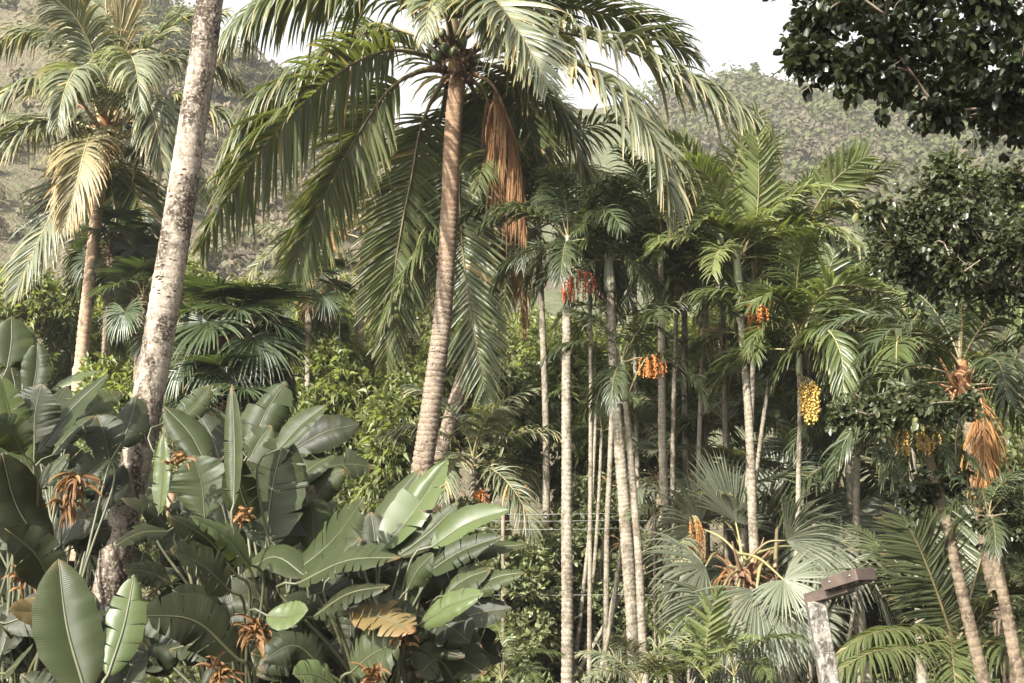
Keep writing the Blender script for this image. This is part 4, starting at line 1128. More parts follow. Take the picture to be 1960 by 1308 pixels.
OF = 'ringed palm with orange-red fruit and bright upright yellow-green fronds'
extra_frond(OF, [(1424, 480, 15.8), (1445, 430, 15.7), (1452, 370, 15.6), (1452, 310, 15.5), (1450, 262, 15.4)], 0.40, 'areca_bright', lat=(1, 0, 0), dih=5, droop=0.12, t0=0.1, n=26, width=0.062)
extra_frond(OF, [(1424, 490, 15.8), (1390, 440, 15.5), (1350, 420, 15.3), (1310, 440, 15.2)], 0.38, 'areca_bright')
BP = 'background palm whose crown rises left of the dark foliage'
extra_frond(BP, [(1540, 470, 17), (1550, 420, 16.6), (1585, 360, 16.4), (1620, 325, 16.3), (1658, 300, 16.2)], 0.42, 'areca_bright', lat=(0.8, 0.3, -0.6), t0=0.5, n=18, width=0.06, droop=0.15)
extra_frond(BP, [(1540, 480, 17), (1580, 440, 16.2), (1620, 440, 15.8), (1665, 480, 15.6)], 0.45, 'coco_pale', droop=0.7)
extra_frond(BP, [(1535, 470, 17), (1570, 410, 16.4), (1620, 390, 16.2), (1670, 420, 16.1)], 0.42, 'coco_pale', droop=0.6)
YF = 'slim speckled stem with the large yellow fruit bunch'
extra_frond(YF, [(1532, 650, 15.1), (1552, 585, 14.6), (1600, 548, 14.2), (1680, 555, 14), (1765, 600, 13.9)], 0.45, 'areca_bright', n=40, width=0.05, droop=0.4, dih=30)
extra_frond(YF, [(1532, 650, 15.1), (1570, 560, 15.4), (1590, 510, 15.4), (1600, 470, 15.4)], 0.36, 'areca', lat=(1, 0, 0), droop=0.2)
extra_frond(YF, [(1532, 650, 15.1), (1510, 590, 14.8), (1480, 560, 14.6), (1440, 580, 14.5)], 0.42, 'areca')
extra_frond(YF, [(1535, 650, 15.1), (1580, 630, 14.4), (1610, 680, 14.1), (1615, 760, 14.0)], 0.42, 'areca', droop=0.8)

# mid-distance filler palms, each a palm of its own
GF = 'feather palms further back'
for k, (x, y, D, kind, sc, lb, nf) in enumerate([
        (905, 875, 18.0, 'pale', 0.95, 'small pale palm with orange fruit just right of the central trunk foot', 11),
        (1390, 800, 18.5, 'areca', 0.9, 'glossy low palm behind the thin stems in the right group', 12),
        (1500, 760, 19.0, 'pale', 1.1, 'pale palm behind the yellow fruit bunch', 11),
        (1620, 640, 17.0, 'areca', 1.1, 'arching palm below the bright frond right of the yellow fruit', 11),
        (1640, 860, 16.5, 'dark', 1.1, 'dark arching palm above the lamp post', 11),
        (1690, 790, 18.0, 'pale', 1.1, 'grey-green palm behind the low dark branch', 10),
        (1310, 420, 18.6, 'pale', 0.8, 'feathery palm top right of the long drooping frond tip', 11),
        (1500, 440, 18.4, 'areca', 0.85, 'bright palm top against the wooded hill', 11),
        (1030, 430, 18.2, 'dark', 0.85, 'shaded palm crown left of the red-fruited palm', 11),
        (1330, 900, 19.5, 'pale', 1.0, 'low grey palm between the thin stems', 10),
        (590, 470, 21.0, 'pale', 0.75, 'pale small palm seen through the left hanging fronds', 8),
        (1730, 640, 15.0, 'areca', 1.0, 'palm with bent fronds left of the orange leaf sheath', 11),
        (1960, 560, 15.0, 'areca', 1.1, 'palm crown at the right edge below the dark foliage', 10)]):
    c = P(x, y, D); base = np.array([c[0] + 0.05, c[1], 0.0])
    rg = np.random.default_rng(300 + k)
    root = empty('feather_palm', base, lb, 'palm', GF)
    trunk(root, base, [base, (base + c) / 2 + [rg.normal(0, 0.06), 0, 0], c], [0.06, 0.045, 0.04], 0.07, MT['bark_thin'], 9, 0.1, 4, rg)
    crown(root, c - base, AV[kind], nf, rg, None, sc, zdrop=0.12)
    if k == 0:
        for fx, fy in ((915, 938), (990, 930)):
            fruit_cluster(root, base, P(fx, fy, 17.7), 0.2, 22, 'orange', rg, 0.8, 0.010)

# ================================================================== fan palms
FD = fan_variants([(70, 40, 0.25), (50, 10, 0.35), (30, -15, 0.5), (10, -40, 0.7), (-15, -60, 0.9)], 0.62, 'fan', 61, 0.55, 'rachis_dark', nseg=42, span=290)
FP = fan_variants([(75, 50, 0.15), (58, 25, 0.2), (40, 0, 0.3), (20, -20, 0.45), (0, -40, 0.6)], 1.05, 'fan_pale', 62, 1.05, 'rachis', nseg=46, span=260, pw=0.02, join=0.55)
GFP = 'fan palms'


def fan_palm(x, y, D, V, n, label, seed, scale=1.0, tr=0.09, bark='bark_dark', skirt=0, phase=None):
    rg = np.random.default_rng(seed)
    c = P(x, y, D); base = np.array([c[0] - 0.1, c[1] + 0.05, 0.0])
    root = empty('fan_palm', base, label, 'palm', GFP)
    trunk(root, base, [base, (base + c) / 2, c], [tr * 1.2, tr, tr * 0.9], 0.06, MT[bark], 12, 0.14, 4, rg)
    fan_crown(root, c - base, V, n, rg, scale, phase)
    boots(root, base, c, tr * 0.95, 9, tr * 2.6, rg, 'boot', -0.1, 0.12)
    if skirt:
        for i in range(skirt):
            az = i * 2.4 + rg.random(); o = np.array([cos(az), sin(az), 0])
            m = MB(); q = 14
            ribbons(m, np.repeat((c + o * 0.12 - [0, 0, 0.1])[None], q, 0), o * 0.5 + rg.normal(0, 0.3, (q, 3)), rg.normal(0, 1, (q, 3)), rg.uniform(0.25, 0.55, q), 0.03, 4, 1.3, 0.3, rg=rg)
            m.build('dead_leaf', MT['dead_orange' if i % 2 else 'dead'], root, base)
    return root


fan_palm(445, 640, 16, FD, 26, 'dark fan palm behind the pale trunk, orange-brown dead leaves at its heart', 71, 1.0, skirt=5)
fan_palm(440, 770, 15.5, FD, 13, 'lower dark fan palm just above the paddle leaves', 72, 0.8, skirt=3)
fan_palm(215, 470, 23, FD, 16, 'dark drooping fan palm behind the thin brown trunk', 73, 0.95, skirt=2)
fan_palm(275, 570, 20, FD, 12, 'fan palm with limp leaves just left of the pale trunk', 74, 0.85)
fan_palm(595, 560, 21, FD, 10, 'ragged fan palm with brown hanging leaves left of the thin pale trunk', 75, 0.8, 0.045, skirt=4)
fr_ = fan_palm(1425, 1085, 15.6, FP, 0, 'large grey-green fan palm behind the right group of trunks', 76, 1.0, 0.13, skirt=2, phase=0.3)
fb_ = np.array(fr_.location); fs_ = P(1425, 1085, 15.6)
for k_, (hub, D_, tip, sp_, dr_, D2_) in enumerate([((1408, 1000), 15.9, (1378, 862), 170, 0.15, 16.3), ((1372, 1150), 14.9, (1285, 1285), 150, 0.45, 14.4), ((1448, 1130), 14.7, (1452, 1290), 160, 0.4, 14.2),
        ((1505, 1035), 15.2, (1655, 1000), 130, 0.35, 14.6), ((1500, 1110), 14.7, (1570, 1175), 240, 0.3, 14.4), ((1492, 955), 17.0, (1500, 835), 150, 0.1, 17.2), ((1338, 1010), 16.2, (1255, 930), 150, 0.4, 15.8),
        ((1350, 1085), 15.4, (1240, 1110), 130, 0.5, 14.8), ((1400, 1200), 14.9, (1350, 1340), 160, 0.4, 14.5), ((1520, 1170), 15.9, (1590, 1290), 170, 0.5, 15.5),
        ((1455, 1040), 16.6, (1560, 905), 120, 0.5, 16.0), ((1330, 1130), 16.4, (1245, 1220), 110, 0.7, 15.8), ((1560, 1060), 16.2, (1640, 1075), 100, 0.7, 15.6), ((1470, 1180), 15.8, (1500, 1320), 120, 0.7, 15.2), ((1385, 985), 17.2, (1300, 880), 120, 0.5, 16.8), ((1540, 985), 17.2, (1650, 940), 120, 0.6, 16.8)]):
    fan_at(fr_, fb_, fs_ + rng.normal(0, 0.12, 3), hub, D_, tip, sp_, 'fan_pale', dr_, 700 + k_, D2_, 42, face=(rng.normal(0, 0.55), -1, 0.25 + rng.normal(0, 0.4)), rach='rachis_dark' if k_ % 2 else 'rachis')
fan_palm(1500, 1010, 17.5, FP, 12, 'pale fan palm behind the speckled stem', 77, 0.9, 0.14, skirt=2)
fan_palm(1270, 900, 18.5, FP, 9, 'grey fan palm behind the tallest straight trunk', 78, 0.55, 0.1)
fan_palm(1600, 940, 18, FP, 10, 'silvery fan palm above the lamp arm', 79, 0.8, 0.12, skirt=3)

# ================================================================== right side palms
tp = [(1985, 1500), (1905, 1130), (1885, 1000), (1872, 900), (1858, 820), (1845, 740)]
base = P(1960, 1330, 12); base[2] = 0
root = empty('feather_palm', base, 'dark palm with an orange leaf sheath and a hanging rust-brown dead frond', 'palm', 'right side palms')
pts = [base] + [P(x, y, 12) for x, y in [(1905, 1130), (1885, 1000), (1872, 900), (1858, 820), (1845, 745)]]
trunk(root, base, pts, [0.085, 0.075, 0.07, 0.068, 0.065], 0.07, MT['bark_dark'], 14, 0.1, 5, np.random.default_rng(81))
AVR = frond_variants(1.35, [(78, 5), (62, -25), (45, -50), (28, -68), (10, -80)], 0.36, 'areca_shade', 'rachis_dark', 82, n=34, width=0.032, droop=0.6, dih=20, rw=0.016, t0=0.2, a0=62, a1=30, tipcut=0.5)  # darker leaflets: shade from the neighbouring trees is coloured in
crown(root, P(1838, 690, 12) - base, AVR, 14, np.random.default_rng(83))
m = MB(); tube(m, spline([P(1846, 760, 12), P(1842, 725, 12), P(1838, 690, 12)], 10), np.linspace(0.085, 0.05, 10), 12); m.build('leaf_sheath', MT['boot_orange'], root, base)
boots(root, base, P(1843, 738, 12), 0.075, 5, 0.28, np.random.default_rng(84), 'boot_orange', -0.05, 0.12)
for q in ([(1848, 735, 11.9), (1876, 760, 11.7), (1884, 840, 11.65), (1884, 950, 11.65)], [(1850, 740, 11.9), (1885, 780, 11.8), (1900, 850, 11.8), (1912, 930, 11.8)]):
    frond(root, base, [P(*k) for k in q], 0.5, 'dead_orange', 'rachis_brown', n=60, width=0.016, droop=1.7, dih=-10, rw=0.016, rg=rgC, a0=48, a1=14, mess=4, ragged=0.5)
rgR = np.random.default_rng(85)
for (pxs, D, w0, w1, cx, cy, lb, sd) in [([(1770, 845), (1790, 920), (1812, 1000), (1838, 1120), (1862, 1220), (1885, 1310)], 9.9, 17, 25, 1768, 820, 'dark leaning ringed trunk with small yellow flowers at its top, lower right', 86),
                                          ([(1893, 985), (1905, 1060), (1920, 1140), (1938, 1230), (1955, 1320)], 9.5, 18, 26, 1890, 960, 'dark leaning trunk nearest the right edge', 87)]:
    slim(D, pxs, w0, w1, 'dark', 9, lb, sd, None, [(cx - 20, cy - 5, D - 0.2, 0.2, 20, 'yellow', 0.9, 0.007)] if sd == 86 else None, bark='bark_dark', scale=0.45, group='right side palms', name='feather_palm')

# young coconut palm at the lower right
base = P(1832, 1290, 11.8); base[2] = 0
root = empty('coconut_palm', base, 'young coconut palm with broad fronds springing from low ground, lower right', 'palm', GC)
c0 = P(1832, 1240, 11.8)
trunk(root, base, [base, c0 - [0, 0, 0.2], c0], [0.10, 0.09, 0.07], 0.05, MT['bark_dark'], 12, 0.2, 4, np.random.default_rng(90))
YC = [([(1828, 1235, 11.8), (1792, 1130, 11.6), (1760, 1050, 11.5), (1722, 975, 11.4)], 0.48, dict(lat=(0.9, 0, 0.35), droop=0.12, dih=4)),
      ([(1820, 1235, 11.8), (1765, 1208, 11.2), (1690, 1208, 10.7), (1630, 1232, 10.5), (1588, 1275, 10.4)], 0.36, dict(droop=0.9)),
      ([(1822, 1245, 11.8), (1760, 1240, 10.8), (1680, 1246, 10.2), (1620, 1275, 10.0), (1570, 1330, 9.9)], 0.40, dict(droop=0.9)),
      ([(1836, 1230, 11.8), (1866, 1110, 12.0), (1898, 1010, 12.2), (1935, 930, 12.3)], 0.5, dict(lat=(0.9, 0, -0.35), droop=0.2)),
      ([(1826, 1250, 11.8), (1822, 1240, 11.0), (1826, 1280, 10.5), (1832, 1350, 10.3)], 0.36, dict(droop=0.3)),
      ([(1822, 1230, 11.8), (1750, 1130, 12.0), (1660, 1105, 12.2), (1570, 1150, 12.3)], 0.48, {}),
      ([(1838, 1235, 11.8), (1890, 1165, 11.5), (1945, 1130, 11.3), (2010, 1140, 11.2)], 0.45, {}),
      ([(1832, 1230, 11.8), (1820, 1100, 12.4), (1830, 1000, 12.9), (1850, 920, 13.3)], 0.5, dict(lat=(1, 0, 1.0))),
      ([(1838, 1240, 11.8), (1900, 1230, 11.0), (1960, 1260, 10.6), (2010, 1320, 10.4)], 0.4, dict(droop=0.9)),
      ([(1826, 1235, 11.8), (1770, 1140, 12.3), (1700, 1060, 12.8), (1640, 1010, 13.2)], 0.45, {})]
for pp, Lm, kw in YC:
    kw = dict(kw); kw.setdefault('droop', 0.5)
    frond(root, base, [P(*q) for q in pp], Lm, 'coco_shade' if pp[1][1] < 1200 else 'coco', 'rachis_dark', n=62, width=0.036, rw=0.024, rg=rgR, K=5, t0=0.16, **kw)  # higher fronds get the leaf colour with shade in it

# ================================================================== dark small-leaved trees, right
def dark_tree(label, base, clumps, mat, ll, lw, sprigs, k, seed, tr, fkpt):
    cen = [P(x, y, D) for x, y, r, D in clumps]; rad = [M_PX(r * 1.2, D) for x, y, r, D in clumps]
    return leafy('small_leaved_tree', label, 'tree', base, cen, np.array(rad), mat, sprigs, k, ll, lw, seed, tr=tr, limbs=7, fkpt=fkpt, lf=0.35, roundl=True, updir=-0.1, droop=0.35, gauss=True, flat=0.85, group='dark trees on the right')


rgd = np.random.default_rng(95)
cl = [(1560, 40, 45), (1620, 15, 70), (1690, 60, 75), (1555, 112, 42), (1610, 125, 50), (1530, 100, 26), (1660, 130, 55), (1720, 140, 65), (1790, 80, 90), (1870, 90, 95), (1940, 140, 95), (1830, 165, 50), (1800, 215, 32), (1820, 190, 40), (1905, 205, 50), (1955, 230, 45), (1770, 0, 85), (1890, 0, 95), (1960, 50, 95), (1600, -40, 70), (1680, -50, 80), (1560, -70, 50)]
cl = [(x, y, r, 6.2 + rgd.uniform(-0.7, 0.7)) for x, y, r in cl]
cl += [(x, y, 110, 6.2 + rgd.uniform(-1.2, 1.2)) for x, y in [(1700, -120), (1820, -130), (1940, -120), (2060, -60), (2080, 80), (2060, 200), (2180, 20), (2200, 160), (1760, -230), (1900, -260), (2050, -220), (2180, -150)]]
dark_tree('dark small-leaved tree overhanging the top right corner', (3.9, 6.8, 0), cl, 'shadeleaf', 0.045, 0.036, 155, 6, 96, 0.14, (3.7, 6.6, 3.4))
cl = [(1805, 330, 38), (1790, 370, 45), (1765, 410, 50), (1700, 430, 34), (1690, 470, 30), (1840, 400, 60), (1905, 380, 60), (1955, 385, 55), (1780, 470, 60), (1850, 470, 70), (1930, 470, 75), (1740, 510, 42), (1830, 530, 50), (1910, 550, 60), (1970, 540, 50), (1700, 510, 30), (1680, 405, 26), (1720, 470, 44), (1800, 430, 62), (1870, 430, 64), (1880, 520, 62), (1960, 460, 72), (1790, 540, 46), (1745, 450, 50), (1850, 360, 40), (1940, 340, 36)]
cl = [(x, y, r, 9.6 + rgd.uniform(-0.6, 0.6)) for x, y, r in cl]
cl += [(2040, 420, 80, 9.8), (2060, 520, 80, 9.6), (2030, 620, 70, 9.8)]
cl += [(x, y, r, 9.4 + rgd.uniform(-0.3, 0.3)) for x, y, r in [(1612, 790, 24), (1650, 780, 32), (1700, 775, 36), (1750, 780, 38), (1800, 785, 34), (1690, 805, 26), (1850, 770, 30)]]
cl += [(x, y, r, 9.8 + rgd.uniform(-0.3, 0.3)) for x, y, r in [(1790, 918, 30), (1740, 955, 32), (1770, 940, 30), (1830, 920, 24), (1930, 975, 42), (1900, 1005, 40), (1950, 1010, 44), (1920, 1035, 30)]]
dark_tree('vine-covered dark tree at the right edge with low leafy branches', (4.9, 10.2, 0), cl, 'shadeleaf2', 0.045, 0.036, 150, 6, 97, 0.12, (4.7, 10.0, 2.2))

# ================================================================== paddle-leaved plants
def plant(name_label, bpx, D, leaves, filler, seed):
    rg = np.random.default_rng(seed)
    base = P(bpx, 1400, D); base[2] = 0
    root = empty('paddle_leaf_plant', base, name_label, 'plant', 'paddle-leaved plants in front')
    for k, L in enumerate(leaves):
        bx, by, tx, ty, w, dD, bow, mat = L[:8]
        kw = dict(L[8]) if len(L) > 8 else {}
        d0 = D + rg.uniform(-0.35, 0.35) + kw.pop('d', 0.0)
        b = P(bx, by, d0); t = P(tx, ty, d0 + dD)
        mx, my = (bx + tx) / 2, (by + ty) / 2
        vx, vy = tx - bx, ty - by; ll = math.hypot(vx, vy)
        m = P(mx - vy / ll * bow, my + vx / ll * bow, d0 + dD * 0.45)
        g = base + np.array([rg.normal(0, 0.16), rg.normal(0, 0.16), 0])
        tan = unit(m - b)
        pl = np.linalg.norm(b - g)
        pet = kw.pop('pet', None)
        if pet: pet = [g] + [P(*q) for q in pet] + [b]
        else: pet = [g, g + (b - g) * 0.45 + np.array([0, 0, 0.12 * pl]), b - tan * 0.18 * pl * 0.5, b]
        if 'tears' not in kw and rg.random() < 0.7: kw['tears'] = int(rg.integers(3, 8)); kw['gap'] = 0.03
        fold = kw.pop('fold', rg.uniform(8, 22)); roll = kw.pop('roll', rg.uniform(-18, 18))
        paddle(root, base, [b, m, t], M_PX(w / 2 * 1.28, d0), mat, pet, fold=fold, curl=kw.pop('curl', rg.uniform(10, 35)), roll=roll, seed=seed * 100 + k, **kw)
    for k in range(filler[0]):
        x0, x1, y0, y1 = filler[1]
        bx = rg.uniform(x0, x1); by = rg.uniform(y0, y1); an = rg.uniform(-1.4, 1.4)
        ln = rg.uniform(110, 190)
        d0 = D + rg.uniform(*filler[2]) if len(filler) > 2 else D + rg.uniform(0.1, 1.2)
        b = P(bx, by, d0); t = P(bx + sin(an) * ln, by - cos(an) * ln * 0.7 + 20, d0 + rg.uniform(-0.3, 0.5))
        m = (b + t) / 2 + np.array([0, 0, rg.uniform(0.02, 0.15)])
        g = base + np.array([rg.normal(0, 0.25), rg.uniform(0, 0.4), 0])
        paddle(root, base, [b, m, t], M_PX(rg.uniform(34, 52), d0), rg.choice(['paddle', 'paddle_dark']), [g, g + (b - g) * 0.5 + [0, 0, 0.15], b], fold=rg.uniform(5, 25), curl=rg.uniform(10, 40), roll=rg.uniform(-30, 30), tears=int(rg.integers(0, 9)), seed=seed * 100 + 50 + k)
    if len(filler) > 3:  # extra low leaves, added to darken the foot of the clump
        for k in range(filler[3]):
            x0, x1 = filler[1][:2]
            bx = rg.uniform(x0, x1); by = rg.uniform(1190, 1330); an = rg.uniform(-1.5, 1.5); ln = rg.uniform(110, 180)
            d0 = D + rg.uniform(-0.5, 0.9)
            b = P(bx, by, d0); t = P(bx + sin(an) * ln, by - cos(an) * ln * 0.55 + 30, d0 + rg.uniform(-0.3, 0.2))
            m = (b + t) / 2 + np.array([0, 0, rg.uniform(0.04, 0.16)])
            g = base + np.array([rg.normal(0, 0.25), rg.uniform(0, 0.4), 0])
            paddle(root, base, [b, m, t], M_PX(rg.uniform(34, 48), d0), 'paddle_dark', [g, g + (b - g) * 0.5 + [0, 0, 0.1], b], fold=rg.uniform(5, 25), curl=rg.uniform(15, 45), roll=rg.uniform(-30, 30), tears=int(rg.integers(3, 10)), gap=0.03, seed=seed * 100 + 200 + k)
    return root, base


def bracts(root, base, x, y, D, n, L, seed, up=0.3):
    rg = np.random.default_rng(seed); c = P(x, y, D)
    m = MB(); n = int(n * 1.4)
    ribbons(m, c + rg.normal(0, 0.03, (n, 3)), rg.normal(0, 0.8, (n, 3)) * [1, 0.8, 0.6] + [0, -0.2, up], rg.normal(0, 1, (n, 3)), rg.uniform(0.4, 1.2, n) * L * 0.95, 0.026, 5, 0.8, 0.7, rg=rg)
    m.build('dry_flower', MT['bract'], root, base)


T8 = dict(tears=9, gap=0.03)
C1 = [
    (508, 1052, 545, 832, 108, 0.15, -6, 'paddle', dict(fold=10, roll=-5, d=-0.2)),
    (448, 965, 444, 736, 42, 0.1, 3, 'paddle', dict(fold=38, roll=35)),
    (482, 862, 548, 730, 74, 0.2, -8, 'paddle', dict(fold=12, d=0.3)),
    (532, 862, 626, 776, 46, 0.1, -6, 'paddle', dict(fold=22, d=0.2)),
    (562, 862, 688, 812, 62, 0.1, -10, 'paddle_dark', dict(tears=3, d=0.35)),
    (478, 880, 520, 815, 46, 0.0, -4, 'paddle', dict(d=0.15)),
    (506, 900, 546, 828, 42, -0.1, 8, 'paddle', {}),
    (398, 895, 314, 778, 62, 0.1, 10, 'paddle', dict(d=0.3)),
    (335, 808, 402, 738, 46, 0.2, 5, 'paddle', dict(d=0.6)),
    (305, 985, 312, 830, 30, 0.0, 2, 'paddle_bright', dict(fold=30, roll=20)),
    (392, 990, 370, 872, 92, 0.0, 6, 'paddle', dict(tears=6)),
    (488, 1005, 455, 872, 56, -0.3, -10, 'paddle', dict(roll=10, d=-0.1)),
    (482, 1084, 364, 988, 62, -0.45, 14, 'paddle_bright', dict(roll=-10, d=-0.35)),
    (455, 1104, 322, 988, 52, -0.4, 16, 'paddle_dark', dict(d=-0.2)),
    (442, 1134, 326, 1052, 72, -0.4, 10, 'paddle_dark', dict(d=-0.35, **T8)),
    (322, 1012, 232, 955, 50, -0.3, 12, 'paddle_dark', dict(tears=6, d=-0.1)),
    (322, 1018, 220, 1046, 38, -0.3, 12, 'paddle_dark', dict(tears=5)),
    (328, 1118, 236, 1092, 44, -0.2, 10, 'paddle_dark', dict(tears=6)),
    (455, 1262, 262, 1178, 80, -0.4, 34, 'paddle_dark', dict(roll=20, d=-0.5)),
    (360, 1000, 420, 900, 60, 0.1, -6, 'paddle_dark', dict(d=0.6)),
    (440, 1050, 410, 930, 70, 0.1, 6, 'paddle_dark', dict(d=0.6)),
    (510, 1178, 590, 1168, 50, -0.2, 8, 'paddle_bright', dict(d=-0.5, fold=28)),
    (420, 1200, 330, 1130, 60, -0.2, 12, 'paddle_dark', {}),
    (540, 1110, 470, 1020, 60, 0.0, -6, 'paddle_dark', dict(d=0.3)),
    (560, 1100, 696, 955, 96, -0.3, 12, 'paddle', dict(tears=7, gap=0.03, d=-0.2)),
    (520, 1060, 600, 930, 80, 0.2, -10, 'paddle_dark', dict(tears=5, d=0.3)),
    (420, 880, 380, 790, 50, 0.2, 5, 'paddle_dark', dict(d=0.7)),
    (560, 930, 640, 870, 50, 0.1, -6, 'paddle', dict(tears=3, d=0.4)),
    (600, 970, 660, 900, 50, 0.0, -10, 'paddle', dict(tears=3, d=0.3)),
]
rt, bs = plant('large middle clump of grey-green paddle leaves right of the pale trunk', 500, 9.6, C1, (40, (300, 660, 900, 1300), (1.6, 2.4), 20), 5)
bracts(rt, bs, 488, 1205, 8.9, 34, 0.16, 1); bracts(rt, bs, 425, 1292, 8.8, 22, 0.16, 2, 0.6); bracts(rt, bs, 345, 880, 9.4, 10, 0.12, 3); bracts(rt, bs, 462, 985, 9.5, 18, 0.10, 4)
C2 = [
    (727, 1060, 857, 880, 74, 0.2, 6, 'paddle_bright', dict(fold=34, roll=14, d=0.2)),
    (700, 1040, 805, 896, 56, 0.1, -4, 'paddle', dict(fold=14, d=0.5)),
    (760, 1066, 878, 962, 44, 0.0, 6, 'paddle', dict(tears=5, d=0.0)),
    (826, 1048, 976, 976, 50, -0.1, -12, 'paddle_bright', dict(fold=25, tears=3)),
    (812, 1102, 962, 1027, 46, -0.2, -10, 'paddle', dict(fold=26, d=-0.1)),
    (850, 1086, 1012, 1042, 42, -0.1, -12, 'paddle', dict(d=0.2, tears=3)),
    (852, 1140, 940, 1090, 60, -0.1, -8, 'paddle', dict(tears=5)),
    (906, 1128, 1004, 1096, 44, -0.1, -8, 'paddle', dict(d=0.1)),
    (803, 1198, 926, 1136, 50, -0.3, -8, 'paddle_bright', dict(fold=20, d=-0.2)),
    (570, 1118, 768, 1068, 84, -0.3, -20, 'paddle', dict(tears=9, gap=0.03, roll=24, d=-0.3)),
    (600, 1182, 746, 1122, 70, -0.3, -16, 'paddle_dark', dict(tears=9, gap=0.03, roll=24, d=-0.4)),
    (670, 1168, 792, 1212, 76, -0.3, -8, 'paddle_dry', dict(tears=11, gap=0.05, d=-0.6, roll=15)),
    (650, 1250, 560, 1190, 80, -0.2, 12, 'paddle_dark', dict(tears=7)),
    (672, 1288, 768, 1228, 96, -0.2, -8, 'paddle', dict(d=-0.7, roll=-10)),
    (800, 1180, 900, 1230, 70, -0.2, -10, 'paddle_dark', dict(tears=6)),
    (820, 1260, 930, 1290, 80, -0.2, -14, 'paddle_dark', dict(tears=7)),
    (760, 1240, 860, 1270, 80, -0.2, -10, 'paddle_dark', dict(tears=5)),
    (700, 1110, 640, 1000, 70, 0.1, 6, 'paddle_dark', dict(tears=5, d=0.4)),
    (720, 1090, 710, 980, 60, 0.1, 3, 'paddle_dark', dict(tears=5, d=0.4)),
    (780, 1130, 830, 1060, 50, -0.1, -6, 'paddle', dict(tears=4, d=-0.2)),
    (640, 1100, 690, 1030, 60, 0.0, -6, 'paddle_dark', dict(tears=5)),
    (560, 1300, 480, 1250, 60, -0.1, 8, 'paddle_dark', {}),
    (850, 1200, 980, 1165, 50, 0.0, -8, 'paddle_dark', dict(tears=6)),
    (640, 1310, 560, 1290, 50, -0.2, 8, 'paddle_bright', dict(d=-0.8)),
]
rt, bs = plant('torn paddle leaves spreading right in front of the central trunk foot', 720, 9.2, C2, (34, (560, 880, 1060, 1310), (0.1, 1.2), 20), 6)
bracts(rt, bs, 720, 1298, 8.3, 16, 0.14, 5, 0.8); bracts(rt, bs, 775, 1225, 8.6, 12, 0.10, 6)
C3 = [
    (14, 705, 22, 606, 64, 0.1, 4, 'paddle', {}), (42, 712, 46, 620, 52, 0.1, -3, 'paddle', dict(fold=25)), (60, 760, 72, 655, 48, 0.0, 4, 'paddle', dict(fold=28)),
    (66, 850, 80, 735, 84, 0.0, -6, 'paddle_dark', {}), (30, 790, 20, 700, 70, 0.1, 5, 'paddle_dark', dict(d=0.3)),
    (97, 748, 198, 708, 46, 0.2, -6, 'paddle_bright', dict(d=0.6, roll=35)),
    (72, 868, 208, 716, 74, 0.0, -8, 'paddle', dict(tears=4, roll=20, d=0.1)), (100, 872, 182, 795, 42, 0.1, -6, 'paddle', dict(d=0.3)),
    (165, 795, 233, 752, 44, 0.2, -8, 'paddle', dict(d=0.6)), (208, 876, 186, 795, 64, 0.1, 4, 'paddle_dark', dict(d=0.4)), (226, 860, 262, 757, 58, 0.2, 5, 'paddle_dark', dict(d=0.4)),
    (56, 895, 2, 718, 58, -0.2, -6, 'paddle_bright', dict(fold=20, d=-0.3)), (45, 870, -10, 800, 56, -0.2, 8, 'paddle', dict(d=-0.4)),
    (98, 1066, 4, 868, 92, -0.3, -18, 'paddle_dark', dict(roll=-15, d=-0.4)), (76, 938, 132, 868, 42, 0.1, -5, 'paddle', {}),
    (105, 1135, 10, 1012, 74, -0.3, 16, 'paddle_dark', dict(tears=5, d=-0.3)), (118, 1045, 190, 960, 74, 0.2, -8, 'paddle_dark', dict(tears=3, d=0.5)),
    (140, 1050, 215, 1010, 70, 0.1, -12, 'paddle_dark', dict(d=0.4)), (100, 960, 190, 880, 60, 0.2, -6, 'paddle_dark', dict(d=0.7)), (30, 960, -10, 880, 60, 0.0, 5, 'paddle', {}),
    (110, 1140, 18, 1168, 50, -0.3, -14, 'paddle_dry', dict(tears=3, roll=20)), (40, 1250, -10, 1180, 60, 0.0, 5, 'paddle_dark', {}), (80, 820, 130, 740, 50, 0.3, -4, 'paddle_dark', dict(d=0.8)),
    (150, 930, 230, 870, 56, 0.2, -8, 'paddle', dict(d=0.9)), (190, 980, 236, 890, 56, 0.2, -4, 'paddle_dark', dict(d=0.9)),
    (140, 830, 160, 760, 50, 0.2, 4, 'paddle', dict(d=0.7)), (10, 1290, 60, 1240, 50, -0.3, 4, 'paddle', dict(d=-0.5)),
]
rt, bs = plant('tall clump of paddle leaves at the left edge, taller than its neighbour', 60, 9.8, C3, (40, (-20, 230, 830, 1300), (1.4, 2.2), 22), 7)
bracts(rt, bs, 150, 915, 9.3, 26, 0.22, 7, -0.4); bracts(rt, bs, 130, 960, 9.3, 18, 0.18, 8, -0.5); bracts(rt, bs, 45, 1110, 9.2, 12, 0.12, 9)
C4 = [(165, 1330, 112, 1070, 100, 0.1, -10, 'paddle', dict(fold=26, roll=-8)), (206, 1295, 257, 1100, 62, 0.15, 6, 'paddle_bright', dict(fold=14)), (210, 1360, 270, 1230, 60, 0.2, 4, 'paddle_dark', {}), (130, 1380, 40, 1290, 60, 0.0, 6, 'paddle_dark', {})]
plant('pair of upright young paddle leaves in the lower left foreground', 180, 7.6, C4, (0, (0, 1, 0, 1)), 8)

